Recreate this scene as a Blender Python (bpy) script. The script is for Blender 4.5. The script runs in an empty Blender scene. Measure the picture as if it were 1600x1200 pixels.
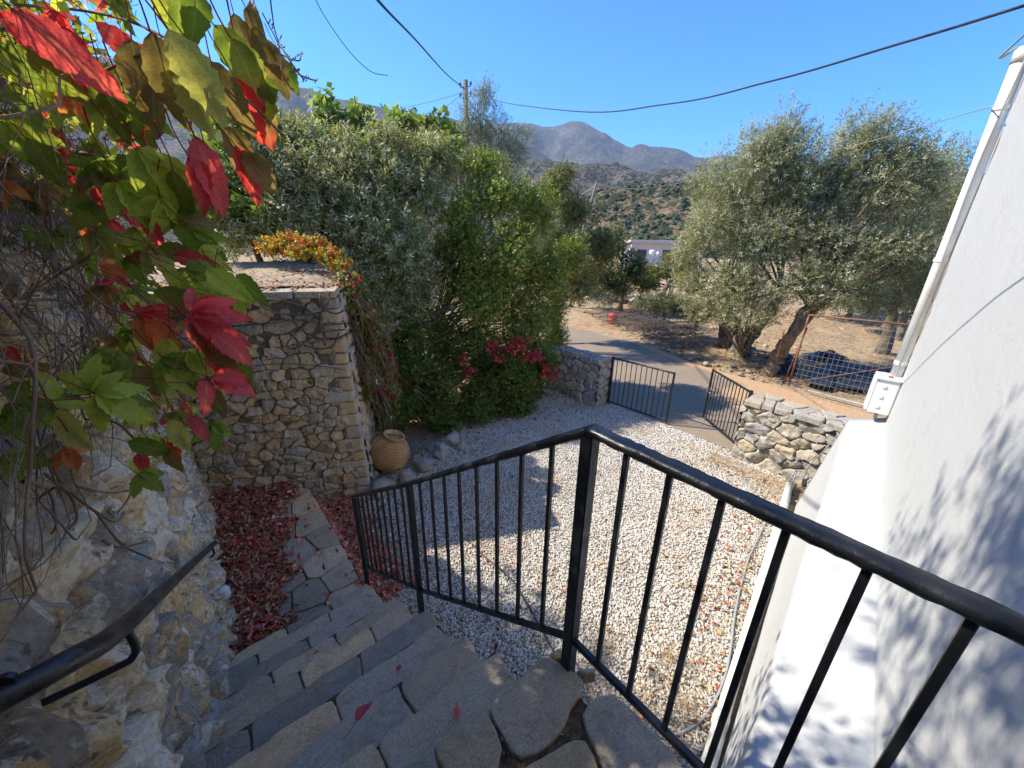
import bpy, bmesh, math, random, time
import numpy as np
from mathutils import Vector, Matrix
T0 = time.time()
rng = np.random.default_rng(7)
random.seed(7)
C = bpy.context.scene.collection
SC = bpy.context.scene

# ------------------------------------------------------------------ camera
f_px = 600.0
PITCH, ROLL, YAW = math.radians(20.9), math.radians(0.91), math.radians(40.5)
CAM = np.array([0, 0, 3.5])
_fh = np.array([math.sin(YAW), math.cos(YAW), 0]); _r0 = np.array([math.cos(YAW), -math.sin(YAW), 0]); _z = np.array([0, 0, 1.])
Fv = _fh*math.cos(PITCH) - _z*math.sin(PITCH)
_u0 = _fh*math.sin(PITCH) + _z*math.cos(PITCH)
Rv = _r0*math.cos(ROLL) + _u0*math.sin(ROLL)
Uv = -_r0*math.sin(ROLL) + _u0*math.cos(ROLL)
cd = bpy.data.cameras.new('camera'); cam = bpy.data.objects.new('camera', cd); C.objects.link(cam)
cam.matrix_world = Matrix(((Rv[0], Uv[0], -Fv[0], 0), (Rv[1], Uv[1], -Fv[1], 0), (Rv[2], Uv[2], -Fv[2], 3.5), (0, 0, 0, 1)))
cd.lens = f_px/1600*36; cd.sensor_width = 36; cd.clip_start = 0.03; cd.clip_end = 40000
SC.camera = cam

# ------------------------------------------------------------------ light
SUN = np.array([-0.6, 0.8, 1.0]); SUN /= np.linalg.norm(SUN)
world = bpy.data.worlds.new('World'); SC.world = world; world.use_nodes = True
wt = world.node_tree; wt.nodes.clear()
sky = wt.nodes.new('ShaderNodeTexSky'); sky.sky_type = 'NISHITA'; sky.sun_disc = False
sky.sun_elevation = math.asin(SUN[2]); sky.sun_rotation = math.atan2(SUN[0], SUN[1])
sky.altitude = 1800; sky.air_density = 1.0; sky.dust_density = 0.0; sky.ozone_density = 6.0
bg = wt.nodes.new('ShaderNodeBackground'); bg.inputs['Strength'].default_value = 0.15
wo = wt.nodes.new('ShaderNodeOutputWorld')
hs_ = wt.nodes.new('ShaderNodeHueSaturation'); hs_.inputs['Saturation'].default_value = 1.6; hs_.inputs['Hue'].default_value = .522; wt.links.new(sky.outputs[0], hs_.inputs['Color']); tint = wt.nodes.new('ShaderNodeMix'); tint.data_type = 'RGBA'; tint.blend_type = 'MULTIPLY'; tint.inputs[0].default_value = 1; tint.inputs[7].default_value = (1.08, .72, .47, 1); wt.links.new(hs_.outputs[0], tint.inputs[6]); wt.links.new(tint.outputs[2], bg.inputs[0]); wt.links.new(bg.outputs[0], wo.inputs[0])
sl = bpy.data.lights.new('sun', 'SUN'); sl.energy = 2.0; sl.angle = math.radians(0.55); sl.color = (1, 0.92, 0.80)
so = bpy.data.objects.new('sun', sl); C.objects.link(so)
so.rotation_euler = Vector(SUN).to_track_quat('Z', 'Y').to_euler()
SC.view_settings.view_transform = 'Standard'; SC.view_settings.look = 'None'
SC.view_settings.exposure = 2.35; SC.view_settings.gamma = 1.0
SC.cycles.max_bounces = 8; SC.cycles.transparent_max_bounces = 8

# ------------------------------------------------------------------ helpers
def ray(px, py): return (px-800)*Rv + (600-py)*Uv + f_px*Fv
def at(px, py, D):            # point at horizontal distance D behind a pixel of the photograph
    d = ray(px, py); return CAM + d*D/math.hypot(d[0], d[1])
def onz(px, py, h=0.0):
    d = ray(px, py); return CAM + d*(h-3.5)/d[2]
def onx(px, py, x):
    d = ray(px, py); return CAM + d*x/d[0]

_L = np.random.default_rng(3).random((64, 64, 64))
def vnoise(p):
    p = np.asarray(p, float); i = np.floor(p).astype(int); f = p-i; f = f*f*(3-2*f)
    i &= 63; j = (i+1) & 63
    x0, y0, z0 = i[..., 0], i[..., 1], i[..., 2]; x1, y1, z1 = j[..., 0], j[..., 1], j[..., 2]
    fx, fy, fz = f[..., 0], f[..., 1], f[..., 2]
    a = _L[x0, y0, z0]*(1-fx)+_L[x1, y0, z0]*fx; b = _L[x0, y1, z0]*(1-fx)+_L[x1, y1, z0]*fx
    c = _L[x0, y0, z1]*(1-fx)+_L[x1, y0, z1]*fx; d = _L[x0, y1, z1]*(1-fx)+_L[x1, y1, z1]*fx
    return (a*(1-fy)+b*fy)*(1-fz) + (c*(1-fy)+d*fy)*fz
def fbm(p, oct=4, gain=0.5):
    p = np.asarray(p, float); s = 0; a = 1; t = 0
    for k in range(oct):
        s = s + a*(vnoise(p*(2**k)+k*17.3)-0.5); t += a; a *= gain
    return s/t*2
def smooth(e0, e1, x):
    t = np.clip((x-e0)/(e1-e0), 0, 1); return t*t*(3-2*t)
def nrm(v):
    v = np.asarray(v, float); return v/np.maximum(np.linalg.norm(v, axis=-1, keepdims=True), 1e-9)

def tag(o, label=None, cat=None, group=None, kind=None):
    if label: o['label'] = label
    if cat: o['category'] = cat
    if group: o['group'] = group
    if kind: o['kind'] = kind
    return o
def empty(name, loc=(0, 0, 0), rz=0, **k):
    o = bpy.data.objects.new(name, None); C.objects.link(o); o.location = loc; o.rotation_euler = (0, 0, rz); o.empty_display_size = .1
    return tag(o, **k)
def link(name, me, m, parent=None, keep=True):
    """parent's children are written in world coordinates: cancel the parent's own place"""
    if m is not None and not me.materials: me.materials.append(m)
    o = bpy.data.objects.new(name, me); C.objects.link(o)
    if parent is not None:
        o.parent = parent
        if keep: o.matrix_parent_inverse = (Matrix.Translation(parent.location) @ parent.rotation_euler.to_matrix().to_4x4()).inverted()
    return o
def mesh_np(name, v, f, smoothed=True, col=None):
    """v (n,3); f (m,k) equal-size polygons, or list of lists"""
    me = bpy.data.meshes.new(name)
    v = np.ascontiguousarray(v, np.float32)
    if isinstance(f, np.ndarray):
        m, k = f.shape
        me.vertices.add(len(v)); me.vertices.foreach_set('co', v.ravel())
        me.loops.add(m*k); me.loops.foreach_set('vertex_index', np.ascontiguousarray(f, np.int32).ravel())
        me.polygons.add(m); me.polygons.foreach_set('loop_start', np.arange(0, m*k, k, dtype=np.int32))
        if smoothed: me.polygons.foreach_set('use_smooth', np.ones(m, bool))
        me.update(calc_edges=True)
    else:
        me.from_pydata([tuple(map(float, p)) for p in v], [], f)
        if smoothed: me.polygons.foreach_set('use_smooth', np.ones(len(f), bool))
        me.update()
    if col is not None:
        a = me.color_attributes.new('col', 'FLOAT_COLOR', 'POINT')
        c = np.ones((len(v), 4), np.float32); c[:, :3] = col; a.data.foreach_set('color', c.ravel())
    return me

class MB:
    """collects boxes, bars and tubes into one mesh"""
    def __init__(s): s.v = []; s.f = []
    def add(s, v, f):
        n = len(s.v); s.v += [tuple(map(float, p)) for p in v]; s.f += [[i+n for i in q] for q in f]; return s
    def box(s, c, size, M=None):
        x, y, z = [d/2 for d in size]
        v = [(-x, -y, -z), (x, -y, -z), (x, y, -z), (-x, y, -z), (-x, -y, z), (x, -y, z), (x, y, z), (-x, y, z)]
        if M is not None: v = [tuple(M @ Vector(p)) for p in v]
        v = [(p[0]+c[0], p[1]+c[1], p[2]+c[2]) for p in v]
        return s.add(v, [[0, 3, 2, 1], [4, 5, 6, 7], [0, 1, 5, 4], [1, 2, 6, 5], [2, 3, 7, 6], [3, 0, 4, 7]])
    def bar(s, a, b, w, h, up=(0, 0, 1), bev=.12, segs=1, wave=0.0):
        """rectangular bar with chamfered corners from a to b"""
        a, b = Vector(a), Vector(b); d = (b-a).normalized(); up = Vector(up)
        if abs(d.dot(up)) > .95: up = Vector((0, 1, 0)) if abs(d.y) < .9 else Vector((1, 0, 0))
        x = d.cross(up).normalized(); y = x.cross(d).normalized()
        e = min(w, h)*bev
        prof = [(-w/2+e, -h/2), (w/2-e, -h/2), (w/2, -h/2+e), (w/2, h/2-e), (w/2-e, h/2), (-w/2+e, h/2), (-w/2, h/2-e), (-w/2, -h/2+e)]
        v = []; f = []
        for i in range(segs+1):
            t = i/segs; c = a.lerp(b, t)
            for j, (px, py) in enumerate(prof):
                k = 1 + (wave*(random.random()-.5)*2 if wave else 0)
                v.append(c + x*px*k + y*py*k)
            if i:
                o = (i-1)*8
                for j in range(8): f.append([o+j, o+(j+1) % 8, o+8+(j+1) % 8, o+8+j])
        f.append(list(range(7, -1, -1))); f.append([segs*8+j for j in range(8)])
        return s.add(v, f)
    def tube(s, pts, r, n=8, cap=True):
        pts = [Vector(p) for p in pts]; m = len(pts)
        rr = r if hasattr(r, '__len__') else [r]*m
        v = []; f = []; ref = None
        for i, p in enumerate(pts):
            d = (pts[min(i+1, m-1)]-pts[max(i-1, 0)])
            d = d.normalized() if d.length > 1e-9 else Vector((0, 0, 1))
            if ref is None:
                ref = d.orthogonal().normalized()
            ref = (ref - d*ref.dot(d)); ref = ref.normalized() if ref.length > 1e-6 else d.orthogonal().normalized()
            b = d.cross(ref)
            for j in range(n):
                a = 2*math.pi*j/n; v.append(p + (ref*math.cos(a)+b*math.sin(a))*rr[i])
            if i:
                o = (i-1)*n
                for j in range(n): f.append([o+j, o+(j+1) % n, o+n+(j+1) % n, o+n+j])
        if cap:
            f.append(list(range(n-1, -1, -1))); f.append([(m-1)*n+j for j in range(n)])
        return s.add(v, f)
    def lathe(s, prof, c=(0, 0, 0), n=24, M=None):
        v = []; f = []
        for r, z in prof:
            for j in range(n):
                a = 2*math.pi*j/n; p = Vector((r*math.cos(a), r*math.sin(a), z))
                if M is not None: p = M @ p
                v.append((p.x+c[0], p.y+c[1], p.z+c[2]))
        for i in range(len(prof)-1):
            o = i*n
            for j in range(n): f.append([o+j, o+(j+1) % n, o+n+(j+1) % n, o+n+j])
        f.append(list(range(n-1, -1, -1))); f.append([(len(prof)-1)*n+j for j in range(n)])
        return s.add(v, f)
    def mesh(s, name, sm=False): return mesh_np(name, np.array(s.v), s.f, sm)
    def build(s, name, m, parent=None, sm=False): return link(name, s.mesh(name, sm), m, parent)

def catmull(pts, n=8):
    P = [np.array(p, float) for p in pts]; P = [2*P[0]-P[1]]+P+[2*P[-1]-P[-2]]; out = []
    for i in range(1, len(P)-2):
        for k in range(n):
            t = k/n; a, b, c, d = P[i-1], P[i], P[i+1], P[i+2]
            out.append(.5*((2*b)+(c-a)*t+(2*a-5*b+4*c-d)*t*t+(3*b-a-3*c+d)*t**3))
    out.append(P[-2]); return out

# ------------------------------------------------------------------ materials
class NT:
    def __init__(s, name):
        s.m = bpy.data.materials.new(name); s.m.use_nodes = True; s.t = s.m.node_tree; s.t.nodes.clear()
        s.out = s.n('ShaderNodeOutputMaterial')
    def n(s, kind, **k):
        o = s.t.nodes.new(kind)
        for a, b in k.items(): setattr(o, a, b)
        return o
    def l(s, a, b): s.t.links.new(a, b)
    def set(s, sock, v):
        if hasattr(v, 'bl_idname') or hasattr(v, 'is_output'): s.l(v, sock)
        else: sock.default_value = v
    def coord(s, kind='Object'): return s.n('ShaderNodeTexCoord').outputs[kind]
    def noise(s, scale, detail=4, rough=.55, vec=None, dist=0, out='Fac'):
        o = s.n('ShaderNodeTexNoise'); o.inputs['Scale'].default_value = scale; o.inputs['Detail'].default_value = detail
        o.inputs['Roughness'].default_value = rough; o.inputs['Distortion'].default_value = dist
        s.l(vec if vec is not None else s.coord(), o.inputs['Vector']); return o.outputs[out]
    def voro(s, scale, vec=None, feature='F1', out='Distance', rnd=1):
        o = s.n('ShaderNodeTexVoronoi', feature=feature); o.inputs['Scale'].default_value = scale; o.inputs['Randomness'].default_value = rnd
        s.l(vec if vec is not None else s.coord(), o.inputs['Vector']); return o.outputs[out]
    def ramp(s, fac, stops, interp='LINEAR'):
        o = s.n('ShaderNodeValToRGB'); o.color_ramp.interpolation = interp; e = o.color_ramp.elements
        while len(e) < len(stops): e.new(.5)
        for i, (p, c) in enumerate(stops):
            e[i].position = p; e[i].color = (c, c, c, 1) if not hasattr(c, '__len__') else (*c, 1)
        s.l(fac, o.inputs[0]); return o.outputs[0]
    def mix(s, fac, a, b, mode='MIX'):
        o = s.n('ShaderNodeMix', data_type='RGBA', blend_type=mode)
        s.set(o.inputs[0], fac)
        for i, v in ((6, a), (7, b)):
            if hasattr(v, 'is_output'): s.l(v, o.inputs[i])
            else: o.inputs[i].default_value = (*v, 1) if hasattr(v, '__len__') else (v, v, v, 1)
        return o.outputs[2]
    def math(s, op, a, b=0.0, clamp=False):
        o = s.n('ShaderNodeMath', operation=op, use_clamp=clamp); s.set(o.inputs[0], a); s.set(o.inputs[1], b); return o.outputs[0]
    def bump(s, h, strength=.5, dist=.01, normal=None):
        o = s.n('ShaderNodeBump'); o.inputs['Strength'].default_value = strength; o.inputs['Distance'].default_value = dist
        s.l(h, o.inputs['Height'])
        if normal is not None: s.l(normal, o.inputs['Normal'])
        return o.outputs[0]
    def rnd(s): return s.n('ShaderNodeObjectInfo').outputs['Random']
    def bsdf(s, col, rough=.8, normal=None, spec=.3, metal=0):
        b = s.n('ShaderNodeBsdfPrincipled')
        if hasattr(col, 'is_output'): s.l(col, b.inputs['Base Color'])
        else: b.inputs['Base Color'].default_value = (*col, 1)
        s.set(b.inputs['Roughness'], rough); b.inputs['Specular IOR Level'].default_value = spec; b.inputs['Metallic'].default_value = metal
        if normal is not None: s.l(normal, b.inputs['Normal'])
        return b
    def done(s, b): s.l(b.outputs[0], s.out.inputs[0]); return s.m

def stone_mat(name, tones, patch, patch_amt, scale=6, vein=.0, bump=.6, bd=.012, rough=.85, lum=1.0):
    t = NT(name); n = len(tones)
    c = t.ramp(t.rnd(), [(i/(n-1), k) for i, k in enumerate(tones)])
    a = t.noise(scale, 5, .6, dist=.6)
    c = t.mix(t.ramp(a, [(.5-.0, 0.0), (.62, patch_amt)]), c, patch)
    if vein:
        v = t.noise(scale*.8, 7, .65, dist=2.2)
        c = t.mix(t.ramp(v, [(.56, 0.0), (.64, vein)]), c, (.62, .60, .55))
    d = t.noise(scale*5, 6, .7)
    c = t.mix(1.0, c, t.ramp(d, [(.25, .55*lum), (.5, .95*lum), (.8, 1.3*lum)]), 'MULTIPLY')
    d2 = t.noise(scale*22, 3, .7)
    c = t.mix(.35, c, t.ramp(d2, [(.3, .5), (.7, 1.3)]), 'MULTIPLY')
    h = t.math('ADD', t.math('MULTIPLY', d, 1.0), t.math('MULTIPLY', t.noise(scale*16, 6, .75), .5))
    return t.done(t.bsdf(c, rough, t.bump(h, bump, bd), .25))

M = {}
M['wall_stone'] = stone_mat('wall_stone', [(.20, .20, .20), (.33, .31, .27), (.26, .27, .29), (.40, .33, .22), (.36, .36, .36), (.42, .30, .17), (.30, .28, .24)], (.45, .31, .16), .55, 7, .3, .7)
M['dry_stone'] = stone_mat('dry_stone', [(.38, .34, .28), (.60, .48, .31), (.42, .39, .35), (.66, .48, .27), (.52, .45, .36), (.60, .42, .22), (.46, .43, .38), (.58, .50, .36)], (.50, .37, .20), .4, 9, .15, .7)
M['grey_stone'] = stone_mat('grey_stone', [(.28, .27, .25), (.42, .38, .30), (.34, .34, .33), (.46, .38, .26), (.38, .37, .34), (.36, .33, .28)], (.50, .36, .20), .4, 8, .35, .7)
def rock_mat():
    t = NT('rough_rock')
    c = t.ramp(t.rnd(), [(0, (.29, .25, .19)), (.18, (.66, .54, .36)), (.34, (.38, .34, .28)), (.5, (.76, .56, .30)), (.66, (.44, .41, .36)), (.82, (.80, .70, .52)), (1, (.42, .35, .26))], 'CONSTANT')
    co = t.coord(); mp = t.n('ShaderNodeMapping'); t.l(co, mp.inputs[0]); mp.inputs['Scale'].default_value = (1, 1.3, .75)
    a = t.noise(7.5, 6, .66, mp.outputs[0], .7)
    c = t.mix(t.ramp(a, [(.52, 0.0), (.60, .8)]), c, t.ramp(t.noise(16, 4), [(.35, (.58, .34, .12)), (.65, (.66, .50, .28))]))
    g = t.noise(6.5, 7, .7, mp.outputs[0], 1.0)
    c = t.mix(t.ramp(g, [(.55, 0.0), (.60, .8)]), c, (.80, .76, .66))
    k = t.noise(9, 5, .7, mp.outputs[0], 1.5)
    c = t.mix(t.ramp(k, [(.36, .75), (.43, 0.0)]), c, (.06, .07, .08))
    d = t.noise(45, 6, .75)
    c = t.mix(1.0, c, t.ramp(d, [(.25, .45), (.5, 1.0), (.8, 1.5)]), 'MULTIPLY')
    h = t.math('ADD', t.noise(26, 8, .75), t.math('MULTIPLY', t.noise(110, 5, .7), .35))
    return t.done(t.bsdf(c, .8, t.bump(h, .9, .02), .3))
M['rock'] = rock_mat()
def simple(name, col, rough=.8, var=.25, scale=20, bump=.3, bd=.004, spec=.3, metal=0, col2=None, s2=3, obj=True):
    t = NT(name)
    c = t.mix(1.0, col, t.ramp(t.noise(scale, 5, .65), [(.25, 1-var), (.75, 1+var)]), 'MULTIPLY')
    if col2 is not None: c = t.mix(t.ramp(t.noise(s2, 5, .6, dist=.5), [(.45, 0.0), (.62, 1.0)]), c, col2)
    return t.done(t.bsdf(c, rough, t.bump(t.noise(scale*2, 5, .7), bump, bd), spec, metal))
M['mortar'] = simple('mortar', (.16, .135, .105), .95, .4, 30, .8, .01)
M['dark_joint'] = simple('dark_joint', (.07, .06, .05), .95, .4, 30, .8, .01)
M['soil'] = simple('soil', (.13, .085, .055), .95, .4, 14, .8, .02, col2=(.22, .14, .08), s2=2)
def flag_mat():
    t = NT('flagstone'); co = t.coord(); r = t.rnd()
    c = t.ramp(r, [(0, (0.448, 0.350, 0.234)), (.16, (0.650, 0.464, 0.261)), (.3, (0.370, 0.309, 0.234)), (.45, (0.560, 0.443, 0.297)), (.6, (0.336, 0.294, 0.234)), (.74, (0.672, 0.453, 0.243)), (.88, (0.426, 0.355, 0.261)), (1, (0.582, 0.433, 0.270))])
    r2 = t.math('FRACT', t.math('MULTIPLY', r, 17.3))
    c = t.mix(1.0, c, t.ramp(r2, [(0, .85), (1, 1.3)]), 'MULTIPLY')
    c = t.mix(t.ramp(t.noise(6, 5, .6, dist=.8), [(.5, 0.0), (.66, .5)]), c, (.50, .36, .21))
    mp = t.n('ShaderNodeMapping'); t.l(co, mp.inputs[0]); mp.inputs['Scale'].default_value = (1, 3.2, 1); mp.inputs['Rotation'].default_value = (0, 0, .6)
    g = t.noise(55, 7, .78, mp.outputs[0], .4)
    c = t.mix(1.0, c, t.ramp(g, [(.28, .62), (.5, 1.0), (.75, 1.35)]), 'MULTIPLY')
    c = t.mix(1.0, c, t.ramp(t.noise(260, 2, .6), [(.3, .7), (.6, 1.1), (.75, 1.4)]), 'MULTIPLY')
    b = t.noise(7, 6, .7, dist=1.4)
    c = t.mix(1.0, c, t.ramp(b, [(.3, .72), (.5, 1.0), (.7, 1.12)]), 'MULTIPLY')
    c = t.mix(t.ramp(t.noise(11, 3, .6, dist=1.5), [(.66, 0.0), (.72, .4)]), c, (.60, .56, .48))
    lay = t.ramp(t.noise(5, 4, .6, dist=1.0), [(.46, 0.0), (.475, .5), (.56, .5), (.57, 1.0)])
    h = t.math('ADD', t.math('ADD', g, t.math('MULTIPLY', b, 1.5)), t.math('MULTIPLY', lay, .8))
    return t.done(t.bsdf(c, t.ramp(g, [(.3, .5), (.7, .8)]), t.bump(h, .7, .009), .35))
M['flag'] = flag_mat()
def plaster():
    t = NT('white_plaster')
    c = t.mix(t.ramp(t.noise(1.7, 5, .6), [(.35, 0.0), (.7, .5)]), (.46, .47, .455), (.43, .44, .425))
    c = t.mix(t.ramp(t.noise(38, 4, .7), [(.66, 0.0), (.75, .5)]), c, (.62, .61, .57))
    cr = t.voro(.9, feature='DISTANCE_TO_EDGE', vec=None)
    n = t.noise(7, 5, .7, out='Color'); ad = t.n('ShaderNodeVectorMath', operation='ADD'); t.l(t.coord(), ad.inputs[0])
    sc = t.n('ShaderNodeVectorMath', operation='SCALE'); t.l(n, sc.inputs[0]); sc.inputs['Scale'].default_value = .35; t.l(sc.outputs[0], ad.inputs[1])
    cr = t.voro(.8, vec=ad.outputs[0], feature='DISTANCE_TO_EDGE')
    gate = t.ramp(t.noise(.8, 2), [(.5, 0.0), (.6, .55)])
    c = t.mix(t.math('MULTIPLY', t.ramp(cr, [(0, 1.0), (.006, 0.0)]), gate), c, (.33, .31, .27))
    mp = t.n('ShaderNodeMapping'); t.l(t.coord(), mp.inputs[0]); mp.inputs['Scale'].default_value = (5, 5, .45)
    c = t.mix(t.ramp(t.noise(1.6, 6, .7, mp.outputs[0], .4), [(.55, 0.0), (.75, .35)]), c, (.40, .39, .34))
    c = t.mix(t.ramp(t.noise(120, 3, .6), [(.70, 0.0), (.74, .6)]), c, (.25, .24, .22))
    h = t.math('ADD', t.noise(4, 6, .65, dist=.8), t.math('MULTIPLY', t.noise(60, 5, .7), .3))
    return t.done(t.bsdf(c, .75, t.bump(h, .35, .025), .25))
M['plaster'] = plaster()
def iron():
    t = NT('black_iron')
    c = t.mix(t.ramp(t.noise(60, 5, .7), [(.62, 0.0), (.72, .5)]), (.012, .014, .017), (.05, .055, .06))
    return t.done(t.bsdf(c, t.ramp(t.noise(30, 4), [(.3, .28), (.7, .5)]), t.bump(t.noise(45, 4, .6), .5, .004), .5))
M['iron'] = iron()
def handrail_mat():
    t = NT('worn_rail')
    g = t.noise(14, 6, .7, dist=.5)
    c = t.mix(t.ramp(g, [(.42, 0.0), (.62, .85)]), (.015, .016, .02), (.085, .07, .055))
    return t.done(t.bsdf(c, t.ramp(g, [(.4, .25), (.6, .6)]), t.bump(t.noise(80, 4, .7), .4, .002), .5))
M['rail'] = handrail_mat()
M['pipe'] = simple('pale_pipe', (.70, .70, .64), .45, .08, 12, .15, .002, .4, col2=(.60, .57, .48), s2=4)
M['box'] = simple('grey_box', (.68, .70, .69), .4, .05, 8, .1, .001, .4)
M['grey_plastic'] = simple('grey_cable', (.30, .31, .32), .5, .1, 20, .1, .001, .4)
M['dark_cable'] = simple('dark_cable', (.03, .03, .035), .5, .2, 20, .1, .001, .4)
M['rust'] = simple('rusty_steel', (.26, .13, .08), .8, .4, 40, .5, .002, .3, col2=(.16, .07, .04), s2=12)
M['wire'] = simple('galvanised_wire', (.38, .40, .42), .5, .15, 60, .1, .001, .5, .4)
M['bark'] = simple('olive_bark', (.22, .18, .13), .9, .5, 9, 1.0, .05, .2, col2=(.12, .10, .08), s2=5)
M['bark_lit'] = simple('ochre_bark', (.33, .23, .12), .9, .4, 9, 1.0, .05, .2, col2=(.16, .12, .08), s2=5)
M['twig'] = simple('brown_twig', (.16, .105, .07), .9, .35, 30, .4, .003, .2, col2=(.24, .19, .14), s2=6)
M['twig_red'] = simple('reddish_stem', (.22, .08, .055), .7, .3, 30, .3, .002, .3, col2=(.20, .16, .07), s2=9)
M['wood'] = simple('weathered_pole', (.20, .17, .14), .9, .35, 14, .6, .01, .2)
M['clay'] = simple('terracotta', (.58, .37, .16), .85, .3, 14, .5, .006, .25, col2=(.40, .22, .10), s2=3)
M['red'] = simple('red_drum', (.50, .055, .035), .45, .15, 9, .2, .003, .4)
M['tarp'] = simple('black_tarp', (.025, .028, .032), .45, .3, 4, .8, .04, .5)
M['concrete'] = simple('pale_concrete', (.52, .50, .46), .85, .1, 6, .4, .01)
M['pinkwall'] = simple('pale_wall', (.62, .56, .55), .8, .1, 3, .2, .01)
M['glassdark'] = simple('window_glass', (.04, .05, .07), .15, .1, 3, 0, .01, .5)
def leaf_mat(name, trans=.35, rough=.5, spec=.3):
    t = NT(name); a = t.n('ShaderNodeAttribute', attribute_name='col').outputs['Color']
    c = t.mix(1.0, a, t.ramp(t.noise(35, 3, .6), [(.3, .8), (.7, 1.15)]), 'MULTIPLY')
    b = t.bsdf(c, rough, None, spec)
    tr = t.n('ShaderNodeBsdfTranslucent'); t.l(t.mix(1.0, c, (1.25, 1.3, .7), 'MULTIPLY'), tr.inputs[0])
    mx = t.n('ShaderNodeMixShader'); mx.inputs[0].default_value = trans
    t.l(b.outputs[0], mx.inputs[1]); t.l(tr.outputs[0], mx.inputs[2]); t.l(mx.outputs[0], t.out.inputs[0]); return t.m
M['leaf'] = leaf_mat('foliage', .38)
M['leaf_gloss'] = leaf_mat('glossy_foliage', .32, .4, .4)
def vine_mat():
    t = NT('vine_leaf'); a = t.n('ShaderNodeAttribute', attribute_name='col').outputs['Color']
    c = t.mix(1.0, a, t.ramp(t.noise(28, 5, .7), [(.3, .7), (.5, 1.0), (.7, 1.25)]), 'MULTIPLY')
    c = t.mix(t.ramp(t.noise(60, 4, .7), [(.66, 0.0), (.74, .5)]), c, (.14, .08, .04))
    uvx = t.n('ShaderNodeAttribute', attribute_name='vein').outputs['Fac']
    h = t.math('ADD', uvx, t.math('MULTIPLY', t.noise(50, 3), .5))
    c = t.mix(t.math('MULTIPLY', t.ramp(uvx, [(.8, 0.0), (1, .45)]), 1.0), c, (.38, .36, .16))
    b = t.bsdf(c, .42, t.bump(h, .4, .003), .35)
    tr = t.n('ShaderNodeBsdfTranslucent'); t.l(t.mix(1.0, c, (1.5, 1.35, .7), 'MULTIPLY'), tr.inputs[0])
    mx = t.n('ShaderNodeMixShader'); mx.inputs[0].default_value = .5
    t.l(b.outputs[0], mx.inputs[1]); t.l(tr.outputs[0], mx.inputs[2]); t.l(mx.outputs[0], t.out.inputs[0]); return t.m
M['vine_leaf'] = vine_mat()
def attr_mat(name, rough=.9, spec=.15):
    t = NT(name); a = t.n('ShaderNodeAttribute', attribute_name='col').outputs['Color']
    c = t.mix(1.0, a, t.ramp(t.noise(60, 3, .6), [(.3, .75), (.7, 1.2)]), 'MULTIPLY')
    return t.done(t.bsdf(c, rough, None, spec))
M['litter'] = attr_mat('leaf_litter')
def ground_mat():
    t = NT('dry_ground'); co = t.coord()
    c = t.ramp(t.noise(.55, 6, .65, dist=.5), [(.35, (.31, .19, .10)), (.5, (.38, .26, .15)), (.65, (.30, .23, .14))])
    c = t.mix(t.ramp(t.noise(3, 6, .7), [(.48, 0.0), (.6, .7)]), c, (.42, .33, .20))
    c = t.mix(t.ramp(t.noise(1.4, 5, .7, dist=1), [(.58, 0.0), (.68, .8)]), c, (.13, .12, .07))
    c = t.mix(1.0, c, t.ramp(t.noise(24, 6, .75), [(.3, .5), (.5, 1.0), (.75, 1.4)]), 'MULTIPLY')
    h = t.math('ADD', t.noise(2.5, 6, .7), t.math('MULTIPLY', t.noise(30, 5, .75), .4))
    return t.done(t.bsdf(c, .95, t.bump(h, .9, .06), .1))
M['ground'] = ground_mat()
def road_mat():
    t = NT('asphalt'); co = t.coord()
    n = t.noise(.5, 5, .6, dist=.5)
    c = t.mix(t.ramp(n, [(.4, 0.0), (.7, .5)]), (.25, .20, .145), (.33, .26, .18))
    c = t.mix(1.0, c, t.ramp(t.noise(90, 4, .8), [(.3, .6), (.6, 1.1), (.75, 1.5)]), 'MULTIPLY')
    # dust blown over the asphalt from the earth bank
    a = t.n('ShaderNodeAttribute', attribute_name='dust').outputs['Fac']
    k = t.ramp(t.math('ADD', a, t.math('MULTIPLY', t.math('SUBTRACT', t.noise(2.2, 6, .7, dist=.8), .5), .9)), [(.42, 0.0), (.6, 1.0)])
    c = t.mix(k, c, t.ramp(t.noise(12, 5, .7), [(.3, (.36, .22, .12)), (.7, (.50, .34, .20))]))
    return t.done(t.bsdf(c, .85, t.bump(t.noise(120, 4, .7), .5, .004), .2))
M['road'] = road_mat()
def gravelbed():
    t = NT('gravel_bed')
    v = t.voro(48, out='Color'); d = t.voro(48)
    c = t.ramp(v, [(0, (.30, .27, .22)), (.5, (.46, .43, .37)), (1, (.40, .36, .30))])
    c = t.mix(t.ramp(d, [(.3, 0.0), (.6, .8)]), c, (.12, .10, .07))
    c = t.mix(t.ramp(t.noise(1.3, 5, .7, dist=.6), [(.55, 0.0), (.68, .6)]), c, (.36, .25, .13))
    return t.done(t.bsdf(c, .9, t.bump(t.math('SUBTRACT', 1.0, d), .8, .012), .2))
M['bed'] = gravelbed()
def pebble():
    t = NT('pebble'); oi = t.n('ShaderNodeObjectInfo')
    c = t.ramp(oi.outputs['Random'], [(0, (.50, .47, .42)), (.3, (.62, .60, .55)), (.55, (.44, .42, .38)), (.75, (.66, .63, .57)), (.9, (.50, .42, .31)), (1, (.30, .29, .28))])
    a = t.n('ShaderNodeAttribute', attribute_name='straw', attribute_type='INSTANCER').outputs['Fac']
    c = t.mix(t.math('MULTIPLY', a, .4), c, (.48, .36, .22))
    return t.done(t.bsdf(c, .85, None, .25))
M['pebble'] = pebble()
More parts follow.
